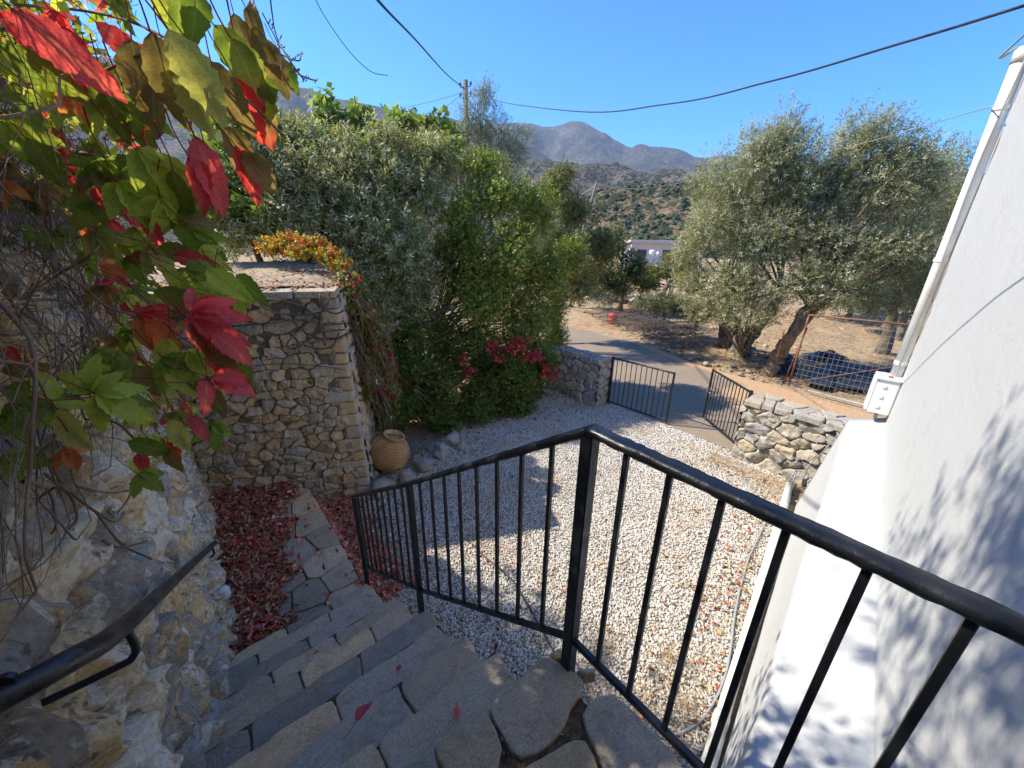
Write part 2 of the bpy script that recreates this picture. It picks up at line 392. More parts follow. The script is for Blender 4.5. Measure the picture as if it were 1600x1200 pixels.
def hill_mat(name, kind):
    t = NT(name); co = t.coord()
    if kind == 'near':
        c = t.ramp(t.noise(.012, 6, .65, dist=.6), [(.35, (.20, .14, .085)), (.5, (.26, .175, .11)), (.65, (.15, .135, .085))])
        g = t.noise(.02, 4, .6, dist=.8)
        v = t.voro(.16)
        k = t.math('LESS_THAN', v, t.ramp(g, [(.34, .25), (.48, .55), (.6, .85)]))
        c = t.mix(k, c, t.ramp(t.noise(.4, 3), [(.3, (.035, .045, .022)), (.7, (.075, .085, .045))]))
    elif kind == 'mid':
        c = t.ramp(t.noise(.004, 6, .65, dist=.6), [(.35, (.14, .115, .08)), (.65, (.20, .17, .125))])
        g = t.noise(.006, 5, .65, dist=.8); v = t.voro(.055)
        c = t.mix(t.math('LESS_THAN', v, t.ramp(g, [(.36, .2), (.6, .7)])), c, (.045, .055, .03))
        c = t.mix(t.ramp(t.noise(.03, 6, .75), [(.6, 0.0), (.68, .7)]), c, (.28, .25, .20))
    else:
        c = t.ramp(t.noise(.0016, 7, .7, dist=.8), [(.35, (.08, .075, .065)), (.5, (.14, .125, .11)), (.65, (.24, .215, .19))])
        c = t.mix(t.ramp(t.noise(.006, 7, .75, dist=1.2), [(.47, .85), (.60, 0.0)]), c, (.07, .075, .055))
        c = t.mix(t.ramp(t.noise(.02, 6, .8, dist=.6), [(.58, 0.0), (.66, .7)]), c, (.36, .33, .30))
    hb_ = t.noise({'near': .05, 'mid': .015, 'far': .0045}[kind], 9, .72, dist=.5)
    return t.done(t.bsdf(c, .95, t.bump(hb_, 1.0, {'near': 9, 'mid': 40, 'far': 170}[kind]), .05))
for k in ('near', 'mid', 'far'): M['hill_'+k] = hill_mat('hill_'+k, k)

# ------------------------------------------------------------------ terrain: one height field, cut by distance
R2D = math.degrees
def interp(th, pts):
    xs = [p[0] for p in pts]; ys = [p[1] for p in pts]; return np.interp(th, xs, ys)
M0 = [(-75, 0.02), (-50, .12), (-30, .2), (-6, .25), (1, .262), (8, .267), (13, .262), (16.2, .268), (18.5, .259), (21.5, .258), (25, .251), (27.3, .247), (32, .244), (34, .237), (36.7, .229), (39.5, .214), (42.5, .195), (48, .14), (60, .07), (80, .03), (120, 0.02), (285, .02)]
M1 = [(-75, .0), (20, .16), (37.5, .236), (40, .240), (42.4, .239), (44, .232), (45.7, .233), (46.8, .238), (47.5, .2415), (48.6, .240), (49.2, .237), (50.6, .224), (52.1, .211), (53.6, .196), (55, .187), (56, .189), (56.9, .190), (58.7, .188), (60.6, .183), (61.6, .176), (62.6, .166), (64, .162), (65.6, .167), (68, .158), (70.3, .15), (81.5, .122), (88.4, .104), (110, .07), (150, .03), (285, .02)]
H1 = [(-75, .0), (20, .08), (34, .155), (42.5, .166), (48.4, .159), (52, .152), (56.5, .141), (60, .130), (62.6, .121), (70, .118), (80, .10), (95, .08), (130, .02), (285, 0)]
H2 = [(-75, .0), (40, -.01), (49.0, .045), (49.9, .075), (50.7, .098), (51.6, .103), (52.7, .104), (54.5, .1075), (56.7, .112), (59, .115), (61.2, .117), (66, .105), (75, .10), (90, .07), (110, .02), (140, -.01), (285, -.01)]
def height(th, r):
    x = r*np.sin(np.radians(th)); y = r*np.cos(np.radians(th))
    flat = -0.035 + 0*r
    t = smooth(75, 420, r)
    z = flat*(1-t) + t*(-26)
    P = np.stack([x, y, 0*x], -1)
    z = z + smooth(80, 300, r)*fbm(P/60, 4)*8
    for prof, D, w0, w1, na, ns in ((H2, 640, 380, 300, .10, 90), (H1, 2300, 1500, 1200, .12, 420), (M0, 5200, 3600, 3500, .10, 1100), (M1, 8200, 4700, 3600, .10, 1300)):
        e = interp(th, prof); top = 3.5 + e*D*np.where(e > 0.001, 1, 0) - np.where(e > .001, 0, 60)
        k = np.where(r < D, np.clip(1-(D-r)/w0, 0, 1)**1.25, np.clip(1-(r-D)/w1, 0, 1))
        rel = fbm(P/ns+D, 6, .55); rid = 1-np.abs(fbm(P/ns*.8+2*D, 5, .55))*2.2
        w = smooth(0, .12, 1-k)                  # keeps the skyline close to its measured profile
        h = (top+26)*k*(1 + w*(na*2.6*rel + na*2.2*(rid-.6) + na*.8*fbm(P/ns*6, 4, .6))) - 26 + (1-w)*rel*top*.012
        z = np.where((h > z) & (k > 0), h, z)
    # the bank and field beyond the road
    near = smooth(11.7, 13.2, x)*smooth(80, 40, r)
    z = z + near*(.10 + .10*fbm(P/1.6, 4) + .05*fbm(P/.35, 3))
    far = smooth(20, 45, r)*smooth(120, 70, r)
    z = z + far*fbm(P/9, 4)*.5
    z = z + (np.abs(x) < 60)*smooth(16, 19, y)*(1-smooth(80, 120, r))*.1
    return z
def z_at(x, y):
    r = math.hypot(x, y); return float(height(np.array([R2D(math.atan2(x, y))]), np.array([r]))[0])
th = np.concatenate([np.arange(-75, -20, 1.5), np.arange(-20, 20, .5), np.arange(20, 100, .3), np.arange(100, 285.01, 2.0)])
def sheet(name, r, m, **k):
    T, Rr = np.meshgrid(th, r, indexing='ij'); Z = height(T, Rr)
    v = np.stack([Rr*np.sin(np.radians(T)), Rr*np.cos(np.radians(T)), Z], -1).reshape(-1, 3)
    nt, nr = T.shape
    i = np.arange(nt-1)[:, None]*nr + np.arange(nr-1)[None]
    f = np.stack([i, i+1, i+nr+1, i+nr], -1).reshape(-1, 4)[:, ::-1]
    return tag(link(name, mesh_np(name, v, f[:, ::-1]), m), kind='structure', **k)
sheet('ground', np.concatenate([[.05], np.geomspace(1.5, 110, 110)]), M['ground'])
sheet('hillside', np.geomspace(110, 1000, 120), M['hill_near'])
sheet('hills', np.geomspace(1000, 3200, 80), M['hill_mid'])
sheet('mountains', np.geomspace(3200, 12500, 115), M['hill_far'])

def blobs_mesh(name, pts, sizes, cols, m, flat=.8, sub=1):
    """many small rounded lumps in one mesh"""
    import bmesh
    bm = bmesh.new(); bmesh.ops.create_icosphere(bm, subdivisions=sub, radius=1)
    bv = np.array([v.co[:] for v in bm.verts]); bf = np.array([[v.index for v in f.verts] for f in bm.faces]); bm.free()
    n, k = len(pts), len(bv)
    V = bv[None]*(1+.35*(rng.random((n, k, 1))-.5))*np.asarray(sizes).reshape(n, -1, 1 if np.ndim(sizes) == 1 else 3)
    V = V*np.array([1, 1, flat]) + np.asarray(pts)[:, None]
    Fc = (bf[None]+np.arange(n)[:, None, None]*k).reshape(-1, 3)
    return mesh_np(name, V.reshape(-1, 3), Fc, True, np.repeat(np.asarray(cols), k, 0))
# scrub on the near hill
n = 8500; a = rng.uniform(44, 78, n); r = 220*np.exp(rng.random(n)*1.35); z = height(a, r)
P = np.stack([r*np.sin(np.radians(a)), r*np.cos(np.radians(a)), z], -1)
keep = (fbm(P/55+3, 3) > -.22) & (z > -22); P = P[keep]; n = len(P)
s = .7+3.2*rng.random(n)**2.5
tag(link('hillside_scrub_foliage', blobs_mesh('scrub', P, s, np.array([.045, .058, .028])*rng.uniform(.6, 1.7, (n, 1)), M['litter'], .75), M['litter']), kind='stuff')

# courtyard bed, road
def poly_sheet(name, pts, z, m, kind='structure'):
    return tag(link(name, mesh_np(name, [(x, y, z) for x, y in pts], [list(range(len(pts)))], False), m), kind=kind)
poly_sheet('courtyard_gravel_bed', [(-.9, 6.4), (-.9, 2.2), (.72, 2.2), (.72, .1), (6.9, 1.0), (6.9, 2.0), (7.0, 4.6), (6.9, 6.4), (4.2, 6.6), (3.4, 6.3), (1.4, 5.4)], -.012, M['bed'])
near_e = [(7.6, -6), (7.25, -1), (7.0, 1.0), (6.92, 1.98), (6.9, 4.62), (7.15, 6.3), (8.1, 9.0), (10.2, 12.5), (13.6, 16.5), (19, 21), (30, 27)]
far_e = [(11.4, -6), (11.0, -1), (11.0, 1.0), (11.25, 2.7), (11.5, 5.0), (12.2, 6.8), (13.2, 8.6), (14.6, 11.6), (16.3, 14.8), (20, 18), (30, 23.5)]
ne, fe = np.array(catmull([(*p, 0) for p in near_e], 8)), np.array(catmull([(*p, 0) for p in far_e], 8))
k = np.linspace(0, 1, 25)[None, :, None]; G = ne[:, None]*(1-k)+fe[:, None]*k
G[..., 2] = -.004; ni, nj = G.shape[:2]
dust = np.clip(1.5*smooth(4.6, 1.4, G[..., 1])*smooth(8.2, 9.6, G[..., 0]) + smooth(.86, .99, np.broadcast_to(k[..., 0], (ni, nj)))*.9 + smooth(15.5, 18, G[..., 1])*.7, 0, 1)
i = np.arange(ni-1)[:, None]*nj+np.arange(nj-1)[None]
rm = mesh_np('road', G.reshape(-1, 3), np.stack([i, i+nj, i+nj+1, i+1], -1).reshape(-1, 4))
at_ = rm.attributes.new('dust', 'FLOAT', 'POINT'); at_.data.foreach_set('value', dust.astype(np.float32).ravel())
tag(link('road', rm, M['road']), kind='structure')

# ------------------------------------------------------------------ stone faces: relief cut stone by stone
def stone_face(parent, P, N, us, vs, sites, asp, joint, proud, m, name='stone', rough=.012, tilt=.12, seed=0, jw=.012, warp=.03, wf=6, joint_mat=None, min_pts=12, stuff_after=290, dome=.012, pn=2.0):
    """P(u,v)->(..,3) base points, N(u,v) normals, sites (n,2) in u,v; each cell becomes one stone object"""
    U, V = np.meshgrid(us, vs, indexing='ij'); base = P(U, V); nor = N(U, V)
    r2 = np.random.default_rng(seed)
    q = np.stack([U*wf, V*wf, 0*U+seed*3.1], -1)
    Uw = U + warp*fbm(q, 3) + .006*fbm(q*6, 2); Vw = V + warp*fbm(q+50, 3)*.7 + .006*fbm(q*6+9, 2)
    S = np.asarray(sites, float); pts = np.stack([Uw.ravel(), Vw.ravel()*asp], 1); SS = S*np.array([1, asp])
    idn = np.empty(len(pts), int); d1 = np.empty(len(pts)); dd = np.empty(len(pts))
    for a in range(0, len(pts), 20000):
        D = (np.abs(pts[a:a+20000, None]-SS[None])**pn).sum(-1)**(1/pn); o = np.argpartition(D, 1, axis=1)[:, :2]
        da = np.take_along_axis(D, o, 1); sw = da[:, 0] > da[:, 1]
        o[sw] = o[sw][:, ::-1]; da[sw] = da[sw][:, ::-1]
        idn[a:a+20000] = o[:, 0]; d1[a:a+20000] = da[:, 0]
        sep = np.linalg.norm(SS[o[:, 0]]-SS[o[:, 1]], axis=1)
        dd[a:a+20000] = (da[:, 1]**2-da[:, 0]**2)/(2*np.maximum(sep, 1e-6)) if pn == 2 else (da[:, 1]-da[:, 0])/2
    idn = idn.reshape(U.shape); dd = dd.reshape(U.shape)
    tl = r2.normal(0, tilt, (len(S), 2)); off = r2.normal(0, .011, len(S))
    du = U-S[idn, 0]; dv = V-S[idn, 1]
    h = -joint + (joint+proud)*smooth(0, 1, np.clip((dd-jw*.35)/(jw*1.6), 0, 1))
    top = off[idn] + tl[idn, 0]*du + tl[idn, 1]*dv + dome*smooth(0, .06, dd)
    q3 = base/.09; mask = smooth(0, jw*2, dd)
    h = h + mask*(np.clip(top, -.03, .035) + rough*(fbm(q3+idn[..., None]*1.7, 4, .6)) + rough*.9*np.abs(fbm(q3*.55+idn[..., None]*3.3, 3)))
    W = base + nor*h[..., None]
    nu, nv = U.shape
    lin = np.arange(nu*nv).reshape(nu, nv)
    F = np.stack([lin[:-1, :-1], lin[1:, :-1], lin[1:, 1:], lin[:-1, 1:]], -1).reshape(-1, 4)
    fid = idn[:-1, :-1].ravel(); flat = W.reshape(-1, 3)
    n0 = (np.cross(flat[F[:, 1]]-flat[F[:, 0]], flat[F[:, 3]]-flat[F[:, 0]])*nor.reshape(-1, 3)[F[:, 0]]).sum(-1)
    if n0.mean() < 0: F = F[:, ::-1]
    order = np.argsort(-np.bincount(fid, minlength=len(S)))
    left = []
    for j, s in enumerate(order):
        ff = F[fid == s]
        if len(ff) < 3: continue
        if j >= stuff_after: left.append(ff); continue
        u, inv = np.unique(ff, return_inverse=True)
        link(name, mesh_np(name, flat[u], inv.reshape(-1, 4)), m, parent)
    if left:
        ff = np.concatenate(left); u, inv = np.unique(ff, return_inverse=True)
        tag(link('small_stones', mesh_np('small_stones', flat[u], inv.reshape(-1, 4)), m, parent), kind='stuff')
def jsites(w, h, cu, cv, seed, jit=.38, drop=.12):
    """rough courses of stones of uneven length"""
    r2 = np.random.default_rng(seed); S = []; v = 0
    while v < h+cv:
        ch = cv*r2.uniform(.65, 1.4); u = -r2.random()*cu
        while u < w+cu:
            cw = cu*r2.choice([.45, .7, 1.0, 1.35, 1.8], p=[.18, .25, .27, .2, .1]); S.append((u+cw/2, v+ch/2+r2.uniform(-jit, jit)*cv)); u += cw
        v += ch
    return S
def lin_frame(o, ud, vd, nd):
    o, ud, vd, nd = map(lambda t: np.array(t, float), (o, ud, vd, nd)); nd = nrm(nd)
    return (lambda U, V: o + ud*U[..., None] + vd*V[..., None]), (lambda U, V: np.broadcast_to(nd, U.shape+(3,)))

# --- rough retaining wall to the left of the stairs
rw = empty('retaining_wall', (-.5, 2.5, 0), label='rough grey and ochre rubble retaining wall along the left side of the stairs', cat='stone wall')
def rwP(U, V):
    x = -.395 + .05*fbm(np.stack([U*1.3, V*1.3, 0*U], -1), 3) - .05*smooth(1.0, 3.6, V) + .05*smooth(2.4, 3.3, U)*smooth(1.2, .4, V)
    return np.stack([x - .35*smooth(3.35, 3.75, V), U, V], -1)
def rwN(U, V): return np.broadcast_to(np.array([1., 0, 0]), U.shape+(3,))
ys = [-1.0]
while ys[-1] < 5.9: ys.append(ys[-1] + max(.009, .0075*abs(ys[-1]-.3)*1.0 + .006))
S = jsites(7.2, 3.9, .25, .26, 5); S = [(a-1.1, b-.1) for a, b in S]
stone_face(rw, rwP, rwN, np.array(ys), np.arange(-.1, 3.75, .0135), S, 1.15, .055, .02, M['rock'], 'stone', rough=.055, tilt=.45, seed=2, jw=.013, warp=.12, wf=4, dome=.012, pn=2.6)
MB().box((-1.75, 2.35, 1.72), (2.55, 7.2, 3.7)).build('wall_core', M['mortar'], rw)

# --- dry stone wall of the terrace across the foot of the stairs
A = np.array([-.48, 5.80, 0]); B = np.array([1.47, 4.89, 0]); Ud = nrm(B-A); Wd = float(np.linalg.norm(B-A)); Nd = np.array([Ud[1], -Ud[0], 0])
HT = 2.80
dw = empty('terrace_wall', tuple((A+B)/2), label='tall dry stone wall of ochre and grey rubble across the foot of the stairs', cat='stone wall')
def dwP(U, V): return A + Ud*(U*(1-.045*V/2.9))[..., None] + np.array([0, 0, 1.])*V[..., None] - Nd*(.05*V/2.9)[..., None]
def dwN(U, V): return np.broadcast_to(Nd, U.shape+(3,))
S = jsites(Wd, HT, .23, .135, 11, .24)
stone_face(dw, dwP, dwN, np.arange(0, Wd-.10, .010), np.arange(-.05, HT, .010), S, 1.45, .04, .018, M['dry_stone'], rough=.034, tilt=.22, seed=4, jw=.005, warp=.085, wf=5, dome=.004, pn=3.0)
def block(c, size, ax, m, parent, name='stone', seed=0, rough=.05):
    bm = bmesh.new(); bmesh.ops.create_cube(bm, size=1); bmesh.ops.subdivide_edges(bm, edges=bm.edges, cuts=6, use_grid_fill=True)
    v = np.array([x.co[:] for x in bm.verts]); f = [[x.index for x in q.verts] for q in bm.faces]; bm.free()
    d = nrm(v); k = np.abs(v).max(1, keepdims=True)*2; v = v*.93+d*.07*.8*k
    w = v*np.array(size); w += nrm(w)*(fbm(w/.09+seed*5.1, 4)[:, None]*rough*.35 - .008)
    w[:, 2] += .05*w[:, 0]*math.sin(seed*3.1)
    return link(name, mesh_np(name, np.array(c)+w@np.array(ax), f, True), m, parent)
rq = random.Random(3); zq = -.02; iq = 0
while zq < HT-.06:
    hq = min(rq.uniform(.11, .21), HT-.01-zq); a, b = ((.34, .20) if iq % 2 else (.19, .36)); a *= rq.uniform(.85, 1.2); cq = B*[1, 1, 0]-Ud*(Wd*.045*zq/2.9)-Nd*(.05*zq/2.9)+Ud*.028+Nd*.03
    block(cq-Ud*a/2-Nd*b/2+np.array([0, 0, zq+hq/2]), (a, b, hq-.012), [Ud, -Nd, [0, 0, 1]], M['dry_stone'], dw, seed=iq, rough=.04); zq += hq; iq += 1
def dwP2(U, V): return B + (-Nd)*U[..., None] - Ud*(Wd*.045*V/2.9)[..., None] + np.array([0, 0, 1.])*V[..., None] - Nd*(.05*V/2.9)[..., None]
stone_face(dw, dwP2, lambda U, V: np.broadcast_to(Ud, U.shape+(3,)), np.arange(.14, 2.6, .02), np.arange(-.05, HT, .02), jsites(2.6, HT, .28, .16, 13), 1.2, .045, .018, M['dry_stone'], rough=.02, seed=5, jw=.011, warp=.05, dome=.02)
c0, c1 = A-Nd*.035, B-Nd*.035-Ud*.035
core = [tuple(c0), tuple(c1), tuple(c1-Nd*2.5), tuple(c0-Nd*2.5)]
top = [tuple(np.array(p)*[1, 1, 0]+np.array([0, 0, HT-.01])-(Ud*.09 if i in (1, 2) else 0)) for i, p in enumerate(core)]
MB().add([(x, y, -.05) for x, y, z in core]+top, [[3, 2, 1, 0], [4, 5, 6, 7], [0, 1, 5, 4], [1, 2, 6, 5], [2, 3, 7, 6], [3, 0, 4, 7]]).build('wall_core', M['mortar'], dw)

def slab(poly, z, th, m, parent, name, bevel=.008, jit=.006, rng2=random, sag=.0, mat_seg=.035):
    """a natural-edged flat stone: poly in x,y, top at z"""
    P = []
    n = len(poly)
    for i in range(n):
        a = np.array(poly[i], float); b = np.array(poly[(i+1) % n], float); L = np.linalg.norm(b-a); k = max(1, int(L/mat_seg))
        for j in range(k):
            p = a+(b-a)*j/k; P.append(p + jit*1.6*np.array([float(vnoise(np.array([[p[0]*14, p[1]*14, z*9]]))[0])-.5, float(vnoise(np.array([[p[0]*14+40, p[1]*14, z*9]]))[0])-.5])*2 + np.array([rng2.uniform(-jit, jit), rng2.uniform(-jit, jit)])*.25)
    P = np.array(P); c = P.mean(0); m0 = len(P)
    # soften corners
    Q = .18*np.roll(P, 1, 0)+.64*P+.18*np.roll(P, -1, 0)
    d = Q-c; L = np.linalg.norm(d, axis=1, keepdims=True)
    tx, ty = rng2.uniform(-.012, .012), rng2.uniform(-.012, .012)
    v = []
    for s, dz in ((-.0, -th), (0, -bevel*1.2), (bevel*.4, -bevel*.3), (bevel*1.3, 0), (None, 0)):
        for i in range(m0):
            if s is None: xy = c+d[i]*.5
            else: xy = c+d[i]*(1-s/L[i, 0])
            v.append((xy[0], xy[1], z+dz+(tx*d[i, 0]+ty*d[i, 1] if dz > -th else 0)+rng2.uniform(-.0012, .0012)))
    v.append((c[0], c[1], z)); f = []
    for k in range(4):
        o = k*m0
        for i in range(m0): j = (i+1) % m0; f.append([o+i, o+j, o+m0+j, o+m0+i])
    o = 4*m0
    for i in range(m0): f.append([o+i, o+(i+1) % m0, 5*m0])
    f.append(list(range(m0-1, -1, -1)))
    area = sum(P[i][0]*P[(i+1) % m0][1]-P[(i+1) % m0][0]*P[i][1] for i in range(m0))
    if area < 0: f = [q[::-1] for q in f]
    me = mesh_np(name, np.array(v), f, False)
    return link(name, me, m, parent)
def clip_poly(poly, p, n):
    out = []
    for i in range(len(poly)):
        a, b = poly[i], poly[(i+1) % len(poly)]
        da = (a[0]-p[0])*n[0]+(a[1]-p[1])*n[1]; db = (b[0]-p[0])*n[0]+(b[1]-p[1])*n[1]
        if da <= 0: out.append(a)
        if da*db < 0: t = da/(da-db); out.append((a[0]+(b[0]-a[0])*t, a[1]+(b[1]-a[1])*t))
    return out
def voronoi(sites, bound, gap):
    cells = []
    for i, s in enumerate(sites):
        poly = list(bound)
        for j, q in enumerate(sites):
            if i == j: continue
            dx, dy = q[0]-s[0], q[1]-s[1]; L = math.hypot(dx, dy); n = (dx/L, dy/L)
            g = gap*random.uniform(.3, 1.0)/2
            poly = clip_poly(poly, ((s[0]+q[0])/2-n[0]*g, (s[1]+q[1])/2-n[1]*g), n)
            if len(poly) < 3: break
        if len(poly) >= 3: cells.append(poly)
    return cells
# coping on the terrace wall
def dwxy(u, w): p = A+Ud*u-Nd*w; return (p[0], p[1])
ucuts = [-.02, .42, .80, 1.28, 1.62, Wd-.09+.02]
for a, b in zip(ucuts[:-1], ucuts[1:]):
    slab([dwxy(a+.006, -.0), dwxy(b-.006, -.01), dwxy(b-.01, .42), dwxy(a+.01, .40)], HT+.075, .08, M['grey_stone'], dw, 'coping_slab')
# earth of the terrace behind the coping
tv = []; tf = []
na, nb = 46, 40
for i in range(na):
    for j in range(nb):
        u = -3.6 + i/(na-1)*(3.6+Wd-.1); w = .30 + j/(nb-1)*3.2
        p = A+Ud*u-Nd*w; q = np.array([p[0]*2, p[1]*2, 0.])
        edge = smooth(Wd-.1, Wd-.45, u)
        z = HT+.02 + .10*edge + .10*smooth(.4, 3.0, w)*edge + .05*float(fbm(q[None], 4)[0])*edge
        tv.append((p[0], p[1], z))
for i in range(na-1):
    for j in range(nb-1): tf.append([i*nb+j, (i+1)*nb+j, (i+1)*nb+j+1, i*nb+j+1][::-1])
t_ = NT('straw_ground'); cc = t_.ramp(t_.noise(9, 6, .75), [(.3, (.24, .17, .10)), (.5, (.42, .32, .21)), (.7, (.52, .43, .31))])
M['straw_ground'] = t_.done(t_.bsdf(cc, .95, t_.bump(t_.noise(40, 6, .8), 1.0, .02), .1))
tag(link('terrace_ground', mesh_np('terrace', np.array(tv), np.array(tf)), M['straw_ground']), kind='structure')
# earth mass carrying the plants behind
bk = MB(); bk.box((-3.2, 8.2, 1.38), (5.0, 3.6, 2.8)); tag(bk.build('terrace_earth_bank', M['soil']), kind='structure')

# --- low walls on either side of the gate
def low_wall(x, y0, y1, h, th, label, seed, far_end, near_end):
    o = empty('boundary_wall', (x+th/2, (y0+y1)/2, 0), label=label, cat='stone wall')
    st = .014
    L = y1-y0
    P, N = lin_frame((x, y1, 0), (0, -1, 0), (.03, 0, 1), (-1, 0, 0))
    stone_face(o, P, N, np.arange(0, L+.001, st), np.arange(-.05, h+.001, st), jsites(L, h, .27, .17, seed), 1.3, .03, .02, M['grey_stone'], rough=.032, tilt=.2, seed=seed, jw=.006, warp=.10, wf=5, dome=.004, pn=2.6)
    P, N = lin_frame((x+th, y0, 0), (0, 1, 0), (0, 0, 1), (1, 0, 0))
    stone_face(o, P, N, np.arange(0, L+.001, .03), np.arange(-.05, h+.001, .03), jsites(L, h, .3, .19, seed+1), 1.2, .03, .02, M['grey_stone'], rough=.018, seed=seed+1, jw=.02, warp=.05)
    for (yy, ud, ox, use) in ((y0, 1, x, near_end), (y1, -1, x+th, far_end)):
        if use:
            P, N = lin_frame((ox, yy, 0), (ud, 0, 0), (0, 0, 1), (0, -ud, 0))
            stone_face(o, P, N, np.arange(0, th+.001, st), np.arange(-.05, h+.001, st), jsites(th, h, .2, .14, seed+2+ud), 1.2, .03, .018, M['grey_stone'], rough=.014, seed=seed+5+ud, jw=.012, warp=.03)
    MB().box((x+th/2, (y0+y1)/2, h/2-.035), (th-.05, L-.05, h-.02)).build('wall_core', M['mortar'], o)
    random.seed(seed)
    sites = [(x+random.uniform(.04, th-.04), y0+(k+.5)*L/int(L/.16)+random.uniform(-.05, .05)) for k in range(int(L/.16))]
    sites += [(x+random.uniform(.04, th-.04), random.uniform(y0, y1)) for k in range(int(L/.2))]
    for c in voronoi(sites, [(x-.015, y0-.01), (x+th+.01, y0-.01), (x+th+.01, y1+.01), (x-.015, y1+.01)], .02):
        slab(c, h+.03+random.uniform(-.015, .02), .09, M['grey_stone'], o, 'top_stone', .018, .01)
    return o
low_wall(6.72, .15, 1.93, 1.05, .48, 'low mortared stone wall between the white house and the open gate', 21, True, False)
low_wall(6.46, 4.72, 6.2, 1.05, .42, 'low stone gate pier wall beside the bushes, gate leaf hinged on it', 31, False, True)

# ------------------------------------------------------------------ stairs
st = empty('stone_stairs', (.2, 2, 0), label='flight of grey slate stone steps leading down to the leaf covered landing', cat='stairs')
random.seed(5)
YN = [.63 + .25*k for k in range(10)]; ZN = [2.05-.175*k for k in range(11)]
XL, XR = -.46, .70
body = MB()
body.box(((XL-.04+.74)/2+.0, (.60-2.4)/2-.0, 1.01), (.74-XL+.04, 3.0, 2.04))
for k in range(1, 10):
    body.box(((XL+XR)/2-.01, (YN[k-1]+YN[k])/2+.0, (ZN[k]-.012)/2-.01), (XR-XL-.02, .256, ZN[k]-.012+.02))
body.box((.16, 3.9, .12), (1.18, 2.1, .26))
M['joint_dirt'] = simple('joint_dirt', (.21, .145, .09), .95, .6, 35, 1.0, .02, .1, col2=(.10, .07, .045), s2=25)
body.build('stair_body', M['joint_dirt'], st)
cuts = {1: [-.13, .29], 2: [-.30, .06, .40], 3: [-.08, .27, .58], 4: [-.24, .13, .42], 5: [-.10, .20, .50], 6: [-.27, .02, .33, .52], 7: [-.12, .18, .45], 8: [-.25, .08, .36], 9: [-.15, .14, .48]}
cuts = {1: [.16], 2: [-.12, .34], 3: [.12], 4: [-.20, .28], 5: [.05, .46], 6: [-.10, .30], 7: [.16], 8: [-.16, .32], 9: [.04, .42]}
for k in range(1, 10):
    s_ = empty('step', (.15, (YN[k-1]+YN[k])/2, ZN[k])); s_.parent = st; s_.matrix_parent_inverse = Matrix.Translation(st.location).inverted()
    s_.location = (.15, (YN[k-1]+YN[k])/2, ZN[k])
    xs = [XL]+cuts[k]+[XR+random.uniform(-.05, .03)]
    bx0 = list(zip(xs[:-1], xs[1:])); prev_sk = 0.0
    for a, b in bx0:
        g = random.uniform(.001, .007); sk = random.uniform(-.03, .03); nf = random.uniform(-.006, .018)
        y0, y1 = YN[k-1]-.03, YN[k]+nf
        poly = [(a+g, y0), (b-g, y0), (b-g+sk, y1+random.uniform(-.006, .006)), (a+g+sk*.6*0+prev_sk, y1)]; prev_sk = sk
        # world matrices: parent is st > step
        o = slab(poly, ZN[k]+random.uniform(-.006, .006), .05, M['flag'], s_, 'flagstone', .007, .011)
        o.matrix_parent_inverse = Matrix.Translation((-s_.location.x, -s_.location.y, -s_.location.z))
    rs = MB().box(((XL+XR)/2, YN[k-1]-.014, (ZN[k]+ZN[k-1]-.05)/2), (XR-XL-.04, .030, .12)); r_ = rs.build('riser_stone', M['flag'], s_)
    r_.matrix_parent_inverse = Matrix.Translation((-s_.location.x, -s_.location.y, -s_.location.z))
def cz(x, y, h=2.05): p = onz(500+.3125*x, 960+.3125*y, h); return (p[0], p[1])
# landing slabs around the camera
landing = [
    [(830, 460), (1110, 215), (1150, 205), (1325, 325), (1310, 400), (1250, 460), (1235, 560), (1090, 690), (1000, 718), (950, 685), (920, 600)],
    [(550, 668), (815, 462), (880, 560), (925, 680), (890, 742), (875, 830), (740, 960)],
    [(1300, 505), (1345, 420), (1460, 382), (1620, 520), (1760, 680), (1900, 900), (1560, 1000), (1440, 800), (1400, 700), (1330, 590)],
    [(1268, 275), (1362, 262), (1402, 300), (1320, 316)],
    [(1015, 765), (1220, 645), (1328, 612), (1375, 700), (1400, 800), (1500, 1000), (1100, 1050), (900, 850)],
    [(1140, 195), (1205, 150), (1255, 240), (1190, 215)],
    [(-60, 1150), (310, 830), (540, 690), (700, 960), (560, 1200), (200, 1500)],
]
for pl in landing: slab([cz(*p) for p in pl], 2.05, .05, M['flag'], st, 'flagstone', .006, .004)
o = slab([(XL, .60), (XL, .32), (-.12, .30), (-.06, .615)], 2.05, .05, M['flag'], st, 'flagstone')
sites = [(x+random.uniform(-.08, .08), y+random.uniform(-.06, .06)) for x in (-.3, .1, .5) for y in (-.75, -.35)]
for c in voronoi(sites, [(XL, -1.0), (.76, -1.0), (.76, -.12), (XL, .10)], .03): slab(c, 2.045, .05, M['flag'], st, 'flagstone')
# path at the foot
sites = [(.58, 3.02), (.22, 2.98), (-.16, 3.04), (.60, 3.30), (.30, 3.26), (.02, 3.32), (-.26, 3.36), (.52, 3.62), (.14, 3.60), (.64, 3.98), (.36, 3.92), (.08, 3.95), (.55, 4.34), (.30, 4.40), (.60, 4.74), (.34, 4.8), (.52, 5.02)]
for c in voronoi(sites, [(-.4, 2.86), (.72, 2.86), (.75, 3.9), (.74, 5.05), (.42, 5.2), (.1, 4.2), (-.4, 3.8)], .022): slab(c, .30+random.uniform(-.004, .004), .05, M['flag'], st, 'flagstone', .006, .006)

# ------------------------------------------------------------------ house
def wy(x, off): return -.045+.147*x-off      # lines parallel to the house front
hs = empty('white_house', (3, -3, 0), label='white plastered house wall at the right with a pale downpipe on its corner', cat='house')
dirx = nrm(np.array([1, .147, 0])); nrx = np.array([-dirx[1], dirx[0], 0])
